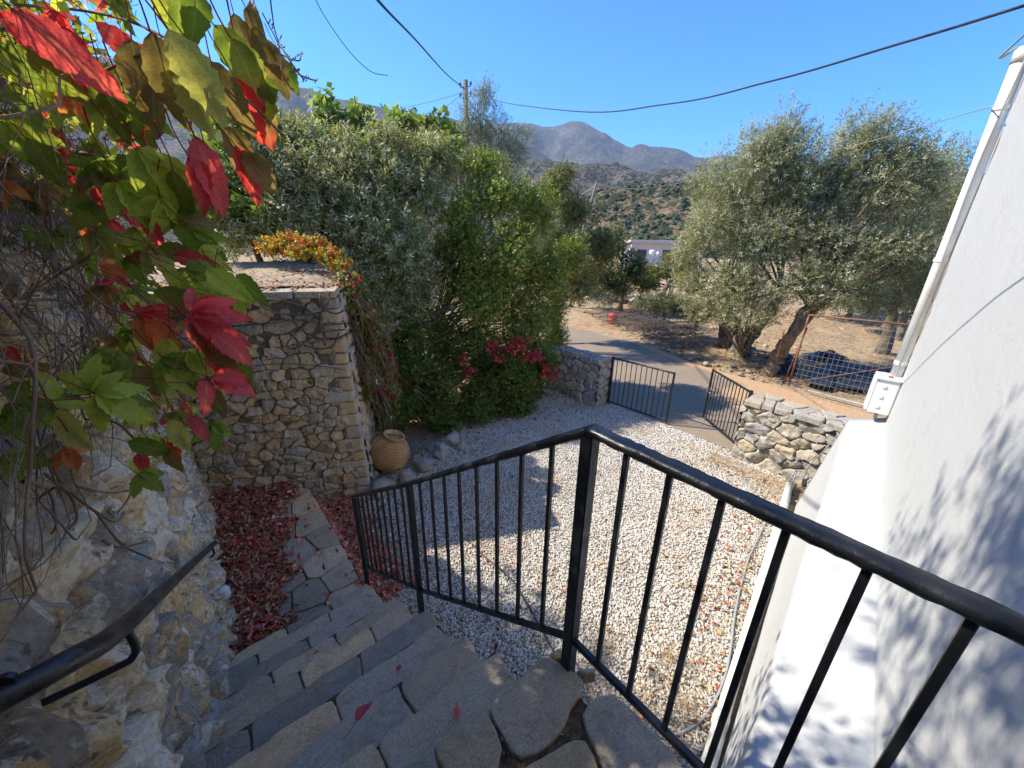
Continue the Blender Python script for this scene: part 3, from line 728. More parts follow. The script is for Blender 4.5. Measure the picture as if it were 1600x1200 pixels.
# wall: gently uneven sheet with thickness
X0, X1 = -3.0, 5.98
nx, nz = 120, 90; v = []; 
gx = np.linspace(X0, X1, nx); gz = np.linspace(-.05, 7.2, nz)
GX, GZ = np.meshgrid(gx, gz, indexing='ij'); Y = wy(GX, .58)
und = .006*fbm(np.stack([GX*1.2, GZ*1.2, 0*GX], -1), 3)
V = np.stack([GX, Y+und, GZ], -1)
i = np.arange(nx-1)[:, None]*nz+np.arange(nz-1)[None]
wm = mesh_np('wall', V.reshape(-1, 3), np.stack([i, i+nz, i+nz+1, i+1], -1).reshape(-1, 4)[:, ::-1]); link('wall', wm, M['plaster'], hs)
hb = MB(); p0 = np.array([X0, wy(X0, .59), 0]); p1 = np.array([X1-.002, wy(X1, .59), 0]); back = -nrx*7
q = [p0, p1, p1+back, p0+back]
hb.add([(*p[:2], -.05) for p in q]+[(*p[:2], 7.19) for p in q], [[0, 3, 2, 1], [4, 5, 6, 7], [0, 1, 5, 4], [1, 2, 6, 5], [2, 3, 7, 6], [3, 0, 4, 7]])
hb.build('house_body', M['plaster'], hs)
# buttress ledge along its foot: crease, edge, base
cr = [(5.98, None, 1.60), (4.6, None, 1.40), (3.43, None, 1.24), (2.05, None, 1.17), (.80, None, 1.10)]
ed = [(5.98, .57, 1.46), (4.6, .415, 1.33), (3.23, .275, 1.19), (2.0, .12, 1.08), (.80, -.04, 1.0)]
ba = [(6.06, .80, -.05), (4.6, .565, -.05), (3.25, .37, -.05), (2.0, .19, -.05), (.80, .01, -.05)]
rows = 41; v = []; f = []
def lerp3(L, t):
    x = t*(len(L)-1); i = min(int(x), len(L)-2); a = [c if c is not None else wy(L[i][0], .585) for c in L[i]]; b = [c if c is not None else wy(L[i+1][0], .585) for c in L[i+1]]
    return np.array(a)*(1-(x-i))+np.array(b)*(x-i)
prof_n = 0
for k in range(rows):
    t = k/(rows-1); c_, e_, b_ = lerp3(cr, t), lerp3(ed, t), lerp3(ba, t)
    P_ = [c_+np.array([0, -.03, .0])] + [c_*(1-s)+e_*s for s in np.linspace(0, .9, 7)] + [e_*.97+c_*.03+np.array([0, 0, .002]), e_*.96+b_*.04] + [e_*(1-s)+b_*s for s in np.linspace(.1, 1, 9)]
    P_ = [p+np.array([0, .006*float(fbm((p*2.1)[None], 3)[0]), .008*float(fbm((p*1.7+9)[None], 3)[0])]) for p in P_]
    prof_n = len(P_); v += [tuple(p) for p in P_]
for k in range(rows-1):
    for j in range(prof_n-1): f.append([k*prof_n+j, k*prof_n+j+1, (k+1)*prof_n+j+1, (k+1)*prof_n+j])
f.append(list(range(prof_n))[::-1])
link('buttress', mesh_np('buttress', np.array(v), [q[::-1] for q in f]), M['plaster'], hs)
# downpipe on the corner
cx, cy = 6.0, wy(6.0, .58)+.055
dp = MB().tube([(cx, cy, 1.98), (cx, cy, 5.08)], .052, 16); d_ = dp.build('downpipe', M['pipe'], hs, True)
def sub(o, par): o.parent = par; o.matrix_parent_inverse = par.matrix_parent_inverse.copy(); return o
for z in (2.25, 3.35, 4.65):
    o = MB().tube([(cx, cy, z-.018), (cx, cy, z+.018)], .060, 16).box((cx, cy-.05, z), (.03, .06, .03)).build('pipe_clip', M['pipe'], hs)
MB().tube([(cx, cy, 4.98), (cx, cy, 5.09)], .058, 16).build('pipe_collar', M['pipe'], hs, True)
cb = catmull([(cx-.035, cy-.045, 5.6), (cx-.05, cy-.03, 5.0), (cx-.06, cy+.005, 4.2), (cx-.065, cy-.01, 3.2), (cx-.06, cy+.005, 2.3), (cx-.1, cy-.02, 1.95)], 8)
MB().tube(cb, .007, 6).build('cable', M['grey_plastic'], hs)
# patches of bare render behind the pipe
M['bare'] = simple('bare_render', (.50, .38, .26), .95, .2, 30, .3, .002)
rs_ = random.Random(4)
for z in (2.75, 3.15, 4.3, 4.85):
    pt = MB()
    a = [(cx-.075-rs_.random()*.05*math.sin(math.pi*k/8), z+(k-4)*.045) for k in range(9)]
    b = [(cx-.055, z+(k-4)*.045) for k in range(9)][::-1]
    pts = a+b; pt.add([(x, wy(x, .58)+.0075, zz) for x, zz in pts], [list(range(len(pts)))])
    pt.build('bare_render_patch', M['bare'], hs)
# meter cabinet on the corner
mb_ = empty('meter_box', (5.92, wy(5.92, .58)+.10, 1.88), math.atan(.147), label='pale grey electricity meter cabinet at the foot of the downpipe on the house corner', cat='meter box')
b = MB(); b.bar((-.0, -.0, -.20), (-.0, -.0, .20), .26, .20, bev=.1); o = b.build('cabinet', M['box'], None); o.parent = mb_
b = MB(); b.bar((0, .115, -.185), (0, .115, .185), .24, .03, bev=.2); o = b.build('door', M['box'], None); o.parent = mb_
b = MB(); b.box((0, .0, .208), (.30, .25, .016)); o = b.build('lid', M['box'], None); o.parent = mb_
for z in (-.12, .12, 0): o = MB().box((-.135, .03, z), (.012, .03, .03)).build('hinge', M['box'], None); o.parent = mb_
b = MB(); b.tube([(-.03, 0, -.2), (-.03, 0, -.29)], .018, 8).tube([(.03, 0, -.2), (.03, 0, -.26)], .014, 8); o = b.build('conduit', M['grey_plastic'], None); o.parent = mb_
b = MB(); b.box((-.05, .0, .222), (.05, .04, .012)); o = b.build('red_marker', M['red'], None); o.parent = mb_
# pipe along the foot of the buttress
pts = [(6.45, 1.00, .06), (5.6, .85, .055), (4.59, .68, .055), (3.9, .565, .055), (3.24, .455, .055), (2.62, .36, .055), (2.15, .28, .055), (1.2, .15, .055)]
gp = tag(MB().tube(pts, .05, 16).build('waste_pipe', M['pipe'], None, True), 'pale plastic pipe lying on the gravel along the foot of the white buttress', 'pipe')
for a in ((4.1, .60), (2.45, .335), (2.0, .262)):
    o = MB().tube([(a[0]-.05, a[1]-.008, .055), (a[0]+.05, a[1]+.008, .055)], .058, 16).build('pipe_collar', M['pipe'], gp, True)
wpts = catmull([(6.3, 1.02, .14), (6.5, .95, .2), (6.35, .85, .3), (6.25, .82, .55), (6.1, .72, .85), (6.03, .62, 1.2)], 6)
tag(MB().tube(wpts, .007, 6).build('cable', M['grey_plastic'], None, True), 'thin white cable looping from the ground pipe up the end of the buttress', 'cable')
tag(MB().tube(catmull([(6.4, 1.02, .12), (6.62, 1.0, .22), (6.5, .98, .05), (6.1, .95, .02)], 6), .009, 6).build('cable', M['grey_plastic'], None, True), 'short loop of grey cable lying over the open end of the ground pipe', 'cable')
hp = [onz(*p, .015) for p in ((1198, 812), (1186, 838), (1170, 872), (1160, 905), (1152, 940), (1146, 975), (1143, 1005), (1136, 1045), (1122, 1085), (1098, 1122), (1070, 1142), (1045, 1150))]
tag(MB().tube(catmull([tuple(p) for p in hp], 5), .011, 8).build('garden_hose', M['grey_plastic'], None, True), 'grey garden hose curving over the gravel beside the ground pipe', 'hose')
hp = [onz(*p, .015) for p in ((738, 850), (760, 872), (783, 890), (803, 910), (820, 938), (838, 968), (855, 1000), (866, 1020))]
tag(MB().tube(catmull([tuple(p) for p in hp], 5), .010, 8).build('garden_hose', M['dark_cable'], None, True), 'dark hose lying on the gravel behind the stair railing', 'hose')

# ------------------------------------------------------------------ railings
ra = empty('stair_railing', (.78, .58, 2.05), label='black wrought iron railing on the open side of the stairs', cat='railing')
xr = .78
TOP = [(-.52, 3.02), (.575, 3.02), (1.83, 2.15), (3.07, 1.33)]
BOT = [(-.52, 2.19), (.575, 2.19), (1.83, 1.30), (3.07, .50)]
def zl(L, y): return float(np.interp(y, [p[0] for p in L], [p[1] for p in L]))
random.seed(9)
for (a, b) in zip(TOP[:-1], TOP[1:]):
    MB().bar((xr, a[0], a[1]-.012), (xr, b[0], b[1]-.012), .048, .028, bev=.32, segs=60, wave=.09).build('top_rail', M['iron'], ra, True)
for (a, b) in zip(BOT[:-1], BOT[1:]):
    MB().bar((xr, a[0], a[1]), (xr, b[0], b[1]), .022, .022, bev=.15).build('bottom_rail', M['iron'], ra)
for y, zb, w in ((-.50, 2.02, .04), (.575, 1.9, .042), (1.83, 1.02, .036), (3.07, .2, .036)):
    MB().bar((xr, y, zb), (xr, y, zl(TOP, y)-.015), w, w, bev=.1).build('post', M['iron'], ra)
ys_ = [.575-.118*k for k in range(1, 9)] + [.575+(1.255/9)*k for k in range(1, 9)] + [1.83+(1.24/10)*k for k in range(1, 10)]
for y in ys_: MB().bar((xr, y, zl(BOT, y)), (xr, y, zl(TOP, y)-.02), .0145, .0145, bev=.12).build('baluster', M['iron'], ra)

hr = empty('handrail', (-.27, 2, 2), label='worn dark pipe handrail bracketed to the rough rubble wall left of the stairs', cat='handrail')
hx = -.27
pth = [(-.62, .76, 2.83), (-.45, .775, 2.83), (-.34, .80, 2.82), (-.285, .85, 2.79), (hx, .93, 2.73), (hx, 1.1, 2.615)]
pth = catmull(pth, 6)+[(hx, y, 2.615-(y-1.1)*.645) for y in np.linspace(1.3, 3.92, 14)]
MB().tube(pth, .021, 14).build('rail_tube', M['rail'], hr, True)
for y in (1.06, 3.55):
    zr = 2.615-(y-1.1)*.645
    MB().tube(catmull([(hx, y, zr-.01), (hx, y, zr-.075), (hx-.012, y, zr-.098), (hx-.035, y, zr-.105), (hx-.20, y, zr-.105)], 5), .0085, 8).build('bracket', M['iron'], hr, True)
MB().bar((hx-.085, .80, 2.83), (hx-.083, .81, 2.83), .05, .05).build('wall_plate', M['iron'], hr)

# ------------------------------------------------------------------ gates
def gate(loc, rz, L, h, label, n=11):
    g = empty('metal_gate', loc, rz, label=label, cat='gate', group='black iron leaves of the courtyard gate')
    def P(mb, name, sm=False):
        o = mb.build(name, M['iron'], None, sm); o.parent = g; return o
    P(MB().bar((0, 0, .05), (0, 0, h+.02), .05, .05), 'hinge_stile'); P(MB().bar((L, 0, .04), (L, 0, h+.01), .035, .035), 'lock_stile')
    P(MB().bar((.025, 0, h-.01), (L-.018, 0, h-.01), .04, .03, bev=.2, segs=24, wave=.08), 'top_rail'); P(MB().bar((.025, 0, .07), (L-.018, 0, .07), .03, .03), 'bottom_rail')
    for k in range(1, n+1): P(MB().bar((L*k/(n+1), 0, .085), (L*k/(n+1), 0, h-.025), .014, .014), 'bar')
    for z in (.25, h-.2): P(MB().tube([(-.03, 0, z-.04), (-.03, 0, z+.04)], .014, 8), 'hinge', True)
    return g
gate((6.86, 4.66, 0), math.atan2(3.30-4.66, 6.95-6.86), 1.36, 1.10, 'left leaf of the black iron gate, hinged on the stone gate pier')
g2 = gate((7.06, 1.98, 0), math.atan2(2.92-1.98, 7.76-7.06), 1.18, 1.10, 'right leaf of the black iron gate, swung open behind the low stone wall')
o = MB().bar((1.1, 0, .62), (1.24, .0, .62), .02, .012).tube([(1.12, -.03, .70), (1.12, .03, .70)], .008, 6).build('latch', M['wire'], None); o.parent = g2
o = MB().tube([(.02, .02, .62), (.3, -.14, .03)], .006, 6).build('drop_bolt', M['wire'], None); o.parent = g2
fp = empty('iron_fence', (6.6, 6.3, 0), math.radians(93), label='short black iron fence panel between the gate pier and the bushes', cat='fence')
for mb, nm in ((MB().bar((0, 0, 1.05), (1.0, 0, 1.05), .03, .03), 'top_rail'), (MB().bar((0, 0, .1), (1.0, 0, .1), .03, .03), 'bottom_rail'), (MB().bar((0, 0, 0), (0, 0, 1.08), .04, .04), 'post'), (MB().bar((1.0, 0, 0), (1.0, 0, 1.08), .04, .04), 'post')):
    o = mb.build(nm, M['iron'], None); o.parent = fp
for k in range(1, 9): o = MB().bar((k/9, 0, .11), (k/9, 0, 1.04), .014, .014).build('bar', M['iron'], None); o.parent = fp

# ------------------------------------------------------------------ mesh fence across the road
mf = empty('mesh_fence', (11.67, 1.6, 0), label='rusty framed wire mesh fence panel beyond the road, next to the white house corner', cat='fence')
fx = 11.67
def fence_run(y0, z0, y1, z1, first):
    for y, z in ((y0, z0), (y1, z1))[:2 if first else 2]:
        MB().tube([(fx, y, -.05), (fx, y, z)], .022, 8).build('post', M['rust'], mf, True)
    MB().tube([(fx, y0, z0-.01), (fx, y1, z1-.01)], .018, 8).build('top_rail', M['rust'], mf, True)
    MB().tube([(fx, y0, .05), (fx, y1, 1.2)], .010, 6).build('brace', M['rust'], mf, True)
    w = MB(); L = abs(y1-y0); nvt = int(L/.10)
    for k in range(1, nvt):
        t = k/nvt; y = y0+(y1-y0)*t; w.bar((fx+.01, y, .05), (fx+.01+random.uniform(-.01, .01), y, (z0+(z1-z0)*t)-.02), .004, .004)
    for k in range(1, 13):
        w.bar((fx+.014, y0, .05+k*.135), (fx+.014, y1, .05+k*.135+(z1-z0)*k/13), .004, .004)
    tag(w.build('wire_net', M['wire'], mf), kind='stuff')
fence_run(2.47, 1.84, .2, 1.92, True); fence_run(.2, 1.92, -2.2, 1.92, False)
MB().tube([(fx+.1, 2.62, -.05), (fx+.03, 2.44, 1.5)], .018, 8).build('prop', M['rust'], mf, True)
MB().tube([(fx-.3, 2.0, .06), (fx-.55, -2.0, .06)], .02, 6).build('loose_pipe', M['wire'], mf, True)
# sagging wire net fence left of it, in front of the olives
nf = empty('wire_fence', (12, 4.5, 0), label='thin sagging wire fence on slender rusty stakes in front of the olive trees', cat='fence')
stk = [(11.7, 2.9), (12.1, 4.3), (12.5, 5.7), (13.2, 7.3), (13.9, 9.0), (14.8, 10.9)]
for x, y in stk: MB().tube([(x, y, -.05), (x+random.uniform(-.05, .05), y, 1.35)], .011, 6).build('stake', M['rust'], nf)
w = MB()
for (a, b) in zip(stk[:-1], stk[1:]):
    for z in (.3, .6, .9, 1.2): w.bar((a[0], a[1], z), (b[0], b[1], z+random.uniform(-.05, .05)), .004, .004)
    for k in range(1, 9): t = k/9; w.bar((a[0]+(b[0]-a[0])*t, a[1]+(b[1]-a[1])*t, .05), (a[0]+(b[0]-a[0])*t, a[1]+(b[1]-a[1])*t, 1.2), .003, .003)
tag(w.build('wire_net', M['rust'], nf), kind='stuff')

# ------------------------------------------------------------------ gravel
import bmesh
PB = [(.74, .14), (6.72, 1.0), (6.9, 2.0), (6.95, 4.6), (6.46, 4.75), (6.45, 6.2), (5.6, 6.3), (4.2, 6.15), (3.3, 5.7), (2.4, 5.35), (1.52, 4.95), (1.2, 5.0), (.78, 4.2)]
gp_ = mesh_np('gravel', [(x, y, -.004) for x, y in PB], [list(range(len(PB)))], False)
gv = link('gravel', gp_, M['pebble']); tag(gv, kind='stuff')
ng = bpy.data.node_groups.new('scatter_pebbles', 'GeometryNodeTree')
ng.interface.new_socket('Geometry', in_out='INPUT', socket_type='NodeSocketGeometry'); ng.interface.new_socket('Geometry', in_out='OUTPUT', socket_type='NodeSocketGeometry')
def gn(k, **kw):
    o = ng.nodes.new(k)
    for a, b in kw.items(): setattr(o, a, b)
    return o
L_ = ng.links.new
gi, go = gn('NodeGroupInput'), gn('NodeGroupOutput')
dpn = gn('GeometryNodeDistributePointsOnFaces'); dpn.inputs['Density'].default_value = 2600; L_(gi.outputs[0], dpn.inputs['Mesh'])
ico = gn('GeometryNodeMeshIcoSphere'); ico.inputs['Radius'].default_value = .0125; ico.inputs['Subdivisions'].default_value = 2
nz_ = gn('ShaderNodeTexNoise'); nz_.inputs['Scale'].default_value = 90
sp_ = gn('GeometryNodeSetPosition'); L_(ico.outputs['Mesh'], sp_.inputs['Geometry'])
vm = gn('ShaderNodeVectorMath', operation='SUBTRACT'); L_(nz_.outputs['Color'], vm.inputs[0]); vm.inputs[1].default_value = (.5, .5, .5)
vs_ = gn('ShaderNodeVectorMath', operation='SCALE'); L_(vm.outputs[0], vs_.inputs[0]); vs_.inputs['Scale'].default_value = .016; L_(vs_.outputs[0], sp_.inputs['Offset'])
iop = gn('GeometryNodeInstanceOnPoints'); L_(dpn.outputs['Points'], iop.inputs['Points']); L_(sp_.outputs[0], iop.inputs['Instance'])
rv = gn('FunctionNodeRandomValue', data_type='FLOAT_VECTOR'); rv.inputs[0].default_value = (0, 0, 0); rv.inputs[1].default_value = (6.28, 6.28, 6.28); L_(rv.outputs[0], iop.inputs['Rotation'])
rs2 = gn('FunctionNodeRandomValue', data_type='FLOAT_VECTOR'); rs2.inputs[0].default_value = (.45, .6, .4); rs2.inputs[1].default_value = (1.15, 1.5, .85); rs2.inputs['Seed'].default_value = 5; L_(rs2.outputs[0], iop.inputs['Scale'])
ps = gn('GeometryNodeInputPosition'); n2 = gn('ShaderNodeTexNoise'); n2.inputs['Scale'].default_value = 1.5; n2.inputs['Detail'].default_value = 4; L_(ps.outputs[0], n2.inputs['Vector'])
cmpn = gn('ShaderNodeMapRange'); cmpn.inputs[1].default_value = .50; cmpn.inputs[2].default_value = .64; L_(n2.outputs[0], cmpn.inputs[0])
sa = gn('GeometryNodeStoreNamedAttribute', data_type='FLOAT', domain='INSTANCE'); sa.inputs['Name'].default_value = 'straw'
L_(iop.outputs[0], sa.inputs['Geometry']); L_(cmpn.outputs[0], sa.inputs['Value'])
sm = gn('GeometryNodeSetMaterial'); sm.inputs['Material'].default_value = M['pebble']; L_(sa.outputs[0], sm.inputs['Geometry']); L_(sm.outputs[0], go.inputs[0])
md = gv.modifiers.new('pebbles', 'NODES'); md.node_group = ng

# ------------------------------------------------------------------ foliage
def rand_dirs(n):
    return nrm(rng.normal(size=(n, 3)))
class Crown:
    """blobs (centre, radii) broken into lobes, filled with leafy sprigs"""
    def __init__(s): s.b = []
    def px(s, px, py, D, rx, ry=None, rd=None):
        c = at(px, py, D); w = np.dot(c-CAM, Fv); k = w/600.
        k *= .9; ry = ry or rx; return s.add(c, (rx*k, (rd or rx)*k, ry*k))
    def add(s, c, r):
        s.b.append((np.array(c, float), np.array([r]*3 if not hasattr(r, '__len__') else r, float))); return s
    def points(s, n, lobes=16, lr=.5, shell=.25, zmin=.05):
        w = np.array([(b[1][0]*b[1][2])**.8 for b in s.b]); w /= w.sum(); P = []; O = []
        for (c, r), k in zip(s.b, w):
            m = max(int(n*k), 10); ld = rand_dirs(lobes); ld[:, 2] = ld[:, 2]*.9+.08
            lc = ld*rng.uniform(.35, .85, (lobes, 1)); lrad = lr*rng.uniform(.6, 1.25, lobes)
            q = rng.integers(0, lobes, m); d = rand_dirs(m); f = rng.uniform(shell, 1, (m, 1))**.6
            p = lc[q] + d*f*lrad[q][:, None]
            P.append(c + p*r); O.append(nrm(d*.7+p*.5))
        P = np.concatenate(P); O = np.concatenate(O); k = P[:, 2] > zmin; return P[k], O[k]
def leaves(P, O, per, slen, L, W, up=.35, cup=.15, spread=.9, droop=0.0, cols=None, colw=None, jit=.25, sun_back=None):
    """sprigs at P pointing along O with `per` folded leaves each; returns vertices, quads, colours"""
    n = len(P); t = nrm(O + np.array([0, 0, up]) + rng.normal(0, .35, (n, 3)))
    s = (np.arange(per)+.5)/per
    pos = P[:, None] + t[:, None]*(s[None, :, None]*slen*rng.uniform(.6, 1.3, (n, 1, 1)))
    pos = pos.reshape(-1, 3); T = np.repeat(t, per, 0); N_ = len(pos)
    perp = nrm(np.cross(T, rand_dirs(N_))); a = nrm(T*(1-spread*.5)+perp*spread + np.array([0, 0, -droop]))
    sd = nrm(np.cross(a, nrm(T+rng.normal(0, .4, (N_, 3))))); nn = np.cross(a, sd)
    ll = L*rng.uniform(.65, 1.25, (N_, 1)); ww = W*rng.uniform(.7, 1.2, (N_, 1))
    v = np.stack([pos, pos+a*ll*.5+sd*ww*.5+nn*ww*cup, pos+a*ll, pos+a*ll*.5-sd*ww*.5+nn*ww*cup], 1)
    cols = np.array(cols); ci = rng.choice(len(cols), n, p=colw); c = cols[ci]*rng.uniform(1-jit, 1+jit, (n, 1)) if len(P) else cols[ci]
    c = np.repeat(c, per, 0)*rng.uniform(.8, 1.2, (N_, 1)); c = np.repeat(c, 4, 0)
    f = np.arange(N_*4).reshape(-1, 4)
    return v.reshape(-1, 3), f, c
def foliage(name, sets, parent=None, m='leaf', **k):
    V = []; F = []; Cc = []; o = 0
    for v, f, c in sets: V.append(v); F.append(f+o); Cc.append(c); o += len(v)
    ob = link(name, mesh_np(name, np.concatenate(V), np.concatenate(F), False, np.concatenate(Cc)), M[m], parent)
    return tag(ob, kind='stuff', **k) if parent is not None else tag(ob, **k)
def twigs(mb, P, O, ln, r, n=60, up=.3):
    for i in rng.integers(0, len(P), n):
        p = P[i]; d = nrm(O[i]+np.array([0, 0, up])+rng.normal(0, .3, 3)); q = [p-d*ln, p-d*ln*.4+rng.normal(0, ln*.06, 3), p+d*ln*.3]
        mb.tube(q, [r, r*.7, r*.3], 4, False)
def limb(mb, pts, r0, r1, n=8, seg=6):
    c = catmull(pts, seg); m = len(c)
    c = [p+rng.normal(0, r0*.10, 3)*(0 < i < m-1) for i, p in enumerate(c)]
    rr = [(r0*(1-i/(m-1))+r1*i/(m-1))*rng.uniform(.86, 1.16) for i in range(m)]
    mb.tube(c, rr, n)
FULL = .9
OLV = [(.31, .31, .155), (.38, .375, .23), (.24, .25, .115), (.50, .48, .35)]
def tree(loc, label, crown, trunks, n, per, slen, L, W, cols, colw=None, cat='tree', name='olive_tree', bark='bark', lobes=16, lr=.42, up=.4, m='leaf', group=None, branches=70, bl=.5, shell=.35, droop=0., spread=.9):
    t = empty(name, loc, label=label, cat=cat, group=group)
    for tr in trunks:
        mb = MB(); limb(mb, tr[0], tr[1], tr[2], 10, 7); mb.build('trunk', M[bark], t, True)
    P, O = crown.points(int(n*FULL), lobes, lr, shell)
    mb = MB(); 
    if trunks:
        top = np.array(trunks[0][0][-1])
        for c, r in crown.b:
            base = np.array(trunks[rng.integers(len(trunks))][0][-1])
            for _ in range(3):
                e = c+r*rng.normal(0, .35, 3); mid = (base+e)/2+rng.normal(0, .15, 3); limb(mb, [base, mid, e], .035, .008, 5, 4)
    twigs(mb, P, O, bl, .012, branches); tag(mb.build('branches', M[bark], t), kind='stuff')
    foliage('crown', [leaves(P, O, per, slen, L, W, up, cols=cols, colw=colw, droop=droop, spread=spread)], t, m)
    return t
cr1 = Crown()
for a in ((1214, 222, 13.0, 40, 62), (1228, 250, 13.2, 48, 56), (1190, 235, 13.0, 34, 44), (1165, 265, 13.0, 50, 60), (1115, 285, 12.6, 42, 46), (1215, 290, 13.2, 55, 60), (1105, 360, 12.4, 42, 50), (1170, 370, 12.6, 62, 62), (1130, 445, 12.3, 55, 42), (1195, 440, 12.4, 48, 48), (1085, 445, 12.8, 30, 40), (1190, 490, 12.4, 32, 26), (1250, 300, 13.4, 46, 60), (1245, 380, 13.2, 44, 60), (1140, 330, 13.2, 60, 60)): cr1.px(*a)
for a in ((1110, 480, 12.6, 44, 30), (1160, 490, 12.0, 40, 28), (1080, 400, 12.8, 30, 50)): cr1.px(*a)
tr1 = [([(13.9, 5.0, -.1), (13.95, 5.15, .6), (13.5, 5.1, 1.3), (13.3, 5.2, 2.0)], .26, .13), ([(13.6, 4.65, -.1), (13.5, 4.5, .5), (13.2, 4.7, 1.2), (12.9, 4.6, 1.9)], .19, .10), ([(13.3, 4.25, -.1), (13.25, 4.15, .6), (13.4, 3.9, 1.3), (13.6, 3.7, 2.1)], .22, .11), ([(13.8, 4.9, -.1), (13.5, 4.4, .12), (13.1, 4.1, .0)], .16, .08)]
tree((13.6, 4.7, 0), 'many stemmed grey-green olive tree with a tall pointed crown beyond the road', cr1, tr1, 10000, 10, .26, .072, .022, OLV)
cr2 = Crown()
for a in ((1335, 235, 14.0, 46, 62), (1375, 240, 14.2, 46, 56), (1300, 260, 14.0, 40, 50), (1420, 262, 14.6, 50, 46), (1380, 215, 14.2, 34, 42), (1425, 250, 14.4, 42, 44), (1290, 285, 13.6, 52, 52), (1350, 300, 14.0, 60, 55), (1430, 310, 14.4, 52, 48), (1270, 370, 13.2, 50, 50), (1340, 385, 13.6, 58, 48), (1410, 385, 14.2, 50, 45), (1255, 440, 12.6, 42, 42), (1235, 330, 13.4, 36, 50), (1310, 440, 13.2, 46, 36), (1290, 340, 14.4, 60, 70), (1390, 330, 14.8, 70, 70), (1360, 430, 14.6, 70, 46), (1440, 400, 14.8, 50, 60)): cr2.px(*a)
for a in ((1270, 470, 12.8, 50, 28), (1340, 470, 13.8, 50, 26)): cr2.px(*a)
tr2 = [([(12.15, 3.1, -.1), (12.3, 3.05, .5), (12.2, 2.85, 1.1), (12.5, 2.7, 1.9)], .21, .11), ([(12.2, 3.1, .5), (12.7, 2.9, 1.1), (13.2, 2.6, 2.0)], .12, .08)]
tree((12.15, 3.1, 0), 'broad olive tree with a twisted pale trunk standing next to the mesh fence', cr2, tr2, 11000, 10, .26, .072, .022, OLV, bark='bark_lit')
cr3 = Crown()
for a in ((1490, 255, 16.5, 30, 36), (1468, 300, 16.5, 44, 50), (1500, 330, 16, 40, 50), (1450, 380, 16, 45, 45), (1500, 400, 16, 40, 40), (1440, 450, 15.4, 46, 40), (1400, 470, 15.2, 44, 26), (1360, 480, 15.4, 40, 20)): cr3.px(*a)
tree((17.4, 1.4, 0), 'olive tree partly hidden by the corner of the white house', cr3, [([(17.4, 1.4, -.1), (17.3, 1.5, 1.2), (17.2, 1.6, 2.3)], .2, .1)], 4200, 10, .28, .07, .019, OLV)
DRK = [(.035, .055, .030), (.055, .08, .04), (.045, .062, .045), (.085, .105, .06)]
for lab, bl_, loc in (('dark dense tree behind the olives, seen over the mesh fence', ((1300, 440, 24, 55, 45), (1370, 450, 23, 55, 45), (1340, 400, 26, 60, 40)), (1330, 24)),
                      ('dark bushy tree behind the mesh fence close to the house corner', ((1440, 450, 22, 50, 50), (1400, 420, 23, 40, 40), (1480, 430, 21, 45, 60)), (1440, 22)),
                      ('pale green shrub in front of the dark trees behind the mesh fence', ((1425, 425, 20.5, 20, 26), (1400, 460, 20.5, 30, 20), (1350, 465, 21, 24, 16)), (1420, 20.5))):
    c = Crown()
    for a in bl_: c.px(*a)
    p = at(loc[0], 480, loc[1]); pale = 'pale' in lab
    tree((p[0], p[1], 0), lab, c, [([(p[0], p[1], -.1), (p[0]+.1, p[1], .8), (p[0], p[1]+.1, 1.6)], .15, .08)], 1500 if pale else 3000, 9, .35, .12, .045, [(.16, .19, .11), (.22, .24, .17)] if pale else DRK, name='shrub' if pale else 'broadleaf_tree', cat='shrub' if pale else 'tree', branches=20)

# big bushes left of the courtyard
LEN = [(.20, .27, .035), (.27, .32, .05), (.14, .20, .03), (.40, .38, .07)]
c = Crown()
for a in ((770, 300, 9.0, 58, 45), (835, 330, 9.3, 42, 50), (720, 360, 8.7, 50, 60), (790, 400, 8.7, 72, 60), (850, 430, 9.0, 40, 55), (740, 470, 8.3, 62, 60), (820, 510, 8.6, 55, 50), (755, 260, 9.2, 36, 22), (845, 560, 8.6, 25, 35), (780, 460, 9.4, 80, 80), (710, 420, 9.2, 50, 60), (865, 480, 9.6, 24, 50), (780, 560, 8.8, 60, 50), (890, 400, 9.8, 26, 40), (870, 540, 9.2, 18, 50)): c.px(*a)
tree((3.9, 7.6, 0), 'dense bright green mastic bush standing over the courtyard corner', c, [([(4.1, 7.6, -.1), (4.0, 7.7, .6), (4.1, 7.8, 1.0)], .08, .05), ([(3.6, 7.4, -.1), (3.5, 7.5, .8), (3.2, 7.6, 1.6)], .09, .05)], 21000, 7, .13, .055, .027, LEN, cat='bush', name='mastic_bush', lobes=30, lr=.44, up=.55, m='leaf_gloss')
OLE = [(.31, .335, .13), (.40, .40, .19), (.21, .26, .09), (.42, .36, .18), (.58, .55, .38)]
c = Crown()
for a in ((440, 285, 8.6, 62, 46), (520, 280, 8.6, 60, 50), (600, 292, 8.8, 60, 48), (655, 310, 8.9, 50, 50), (408, 236, 8.9, 40, 34), (478, 222, 9.0, 40, 32), (548, 236, 8.9, 44, 30), (612, 228, 9.0, 34, 30), (668, 246, 9.1, 34, 34), (440, 205, 9.1, 20, 20), (450, 350, 8.2, 55, 45), (540, 350, 8.2, 65, 60), (620, 390, 8.1, 65, 60), (560, 440, 7.9, 50, 45), (650, 480, 8.0, 50, 55), (600, 500, 7.8, 42, 45), (690, 262, 9.2, 30, 26), (400, 330, 8.6, 50, 60), (360, 370, 8.4, 40, 40), (430, 360, 8.9, 60, 40), (500, 400, 8.6, 60, 34), (570, 330, 9.4, 70, 60), (480, 300, 9.4, 60, 60), (650, 420, 8.8, 50, 60), (600, 450, 8.6, 50, 50)): c.px(*a)
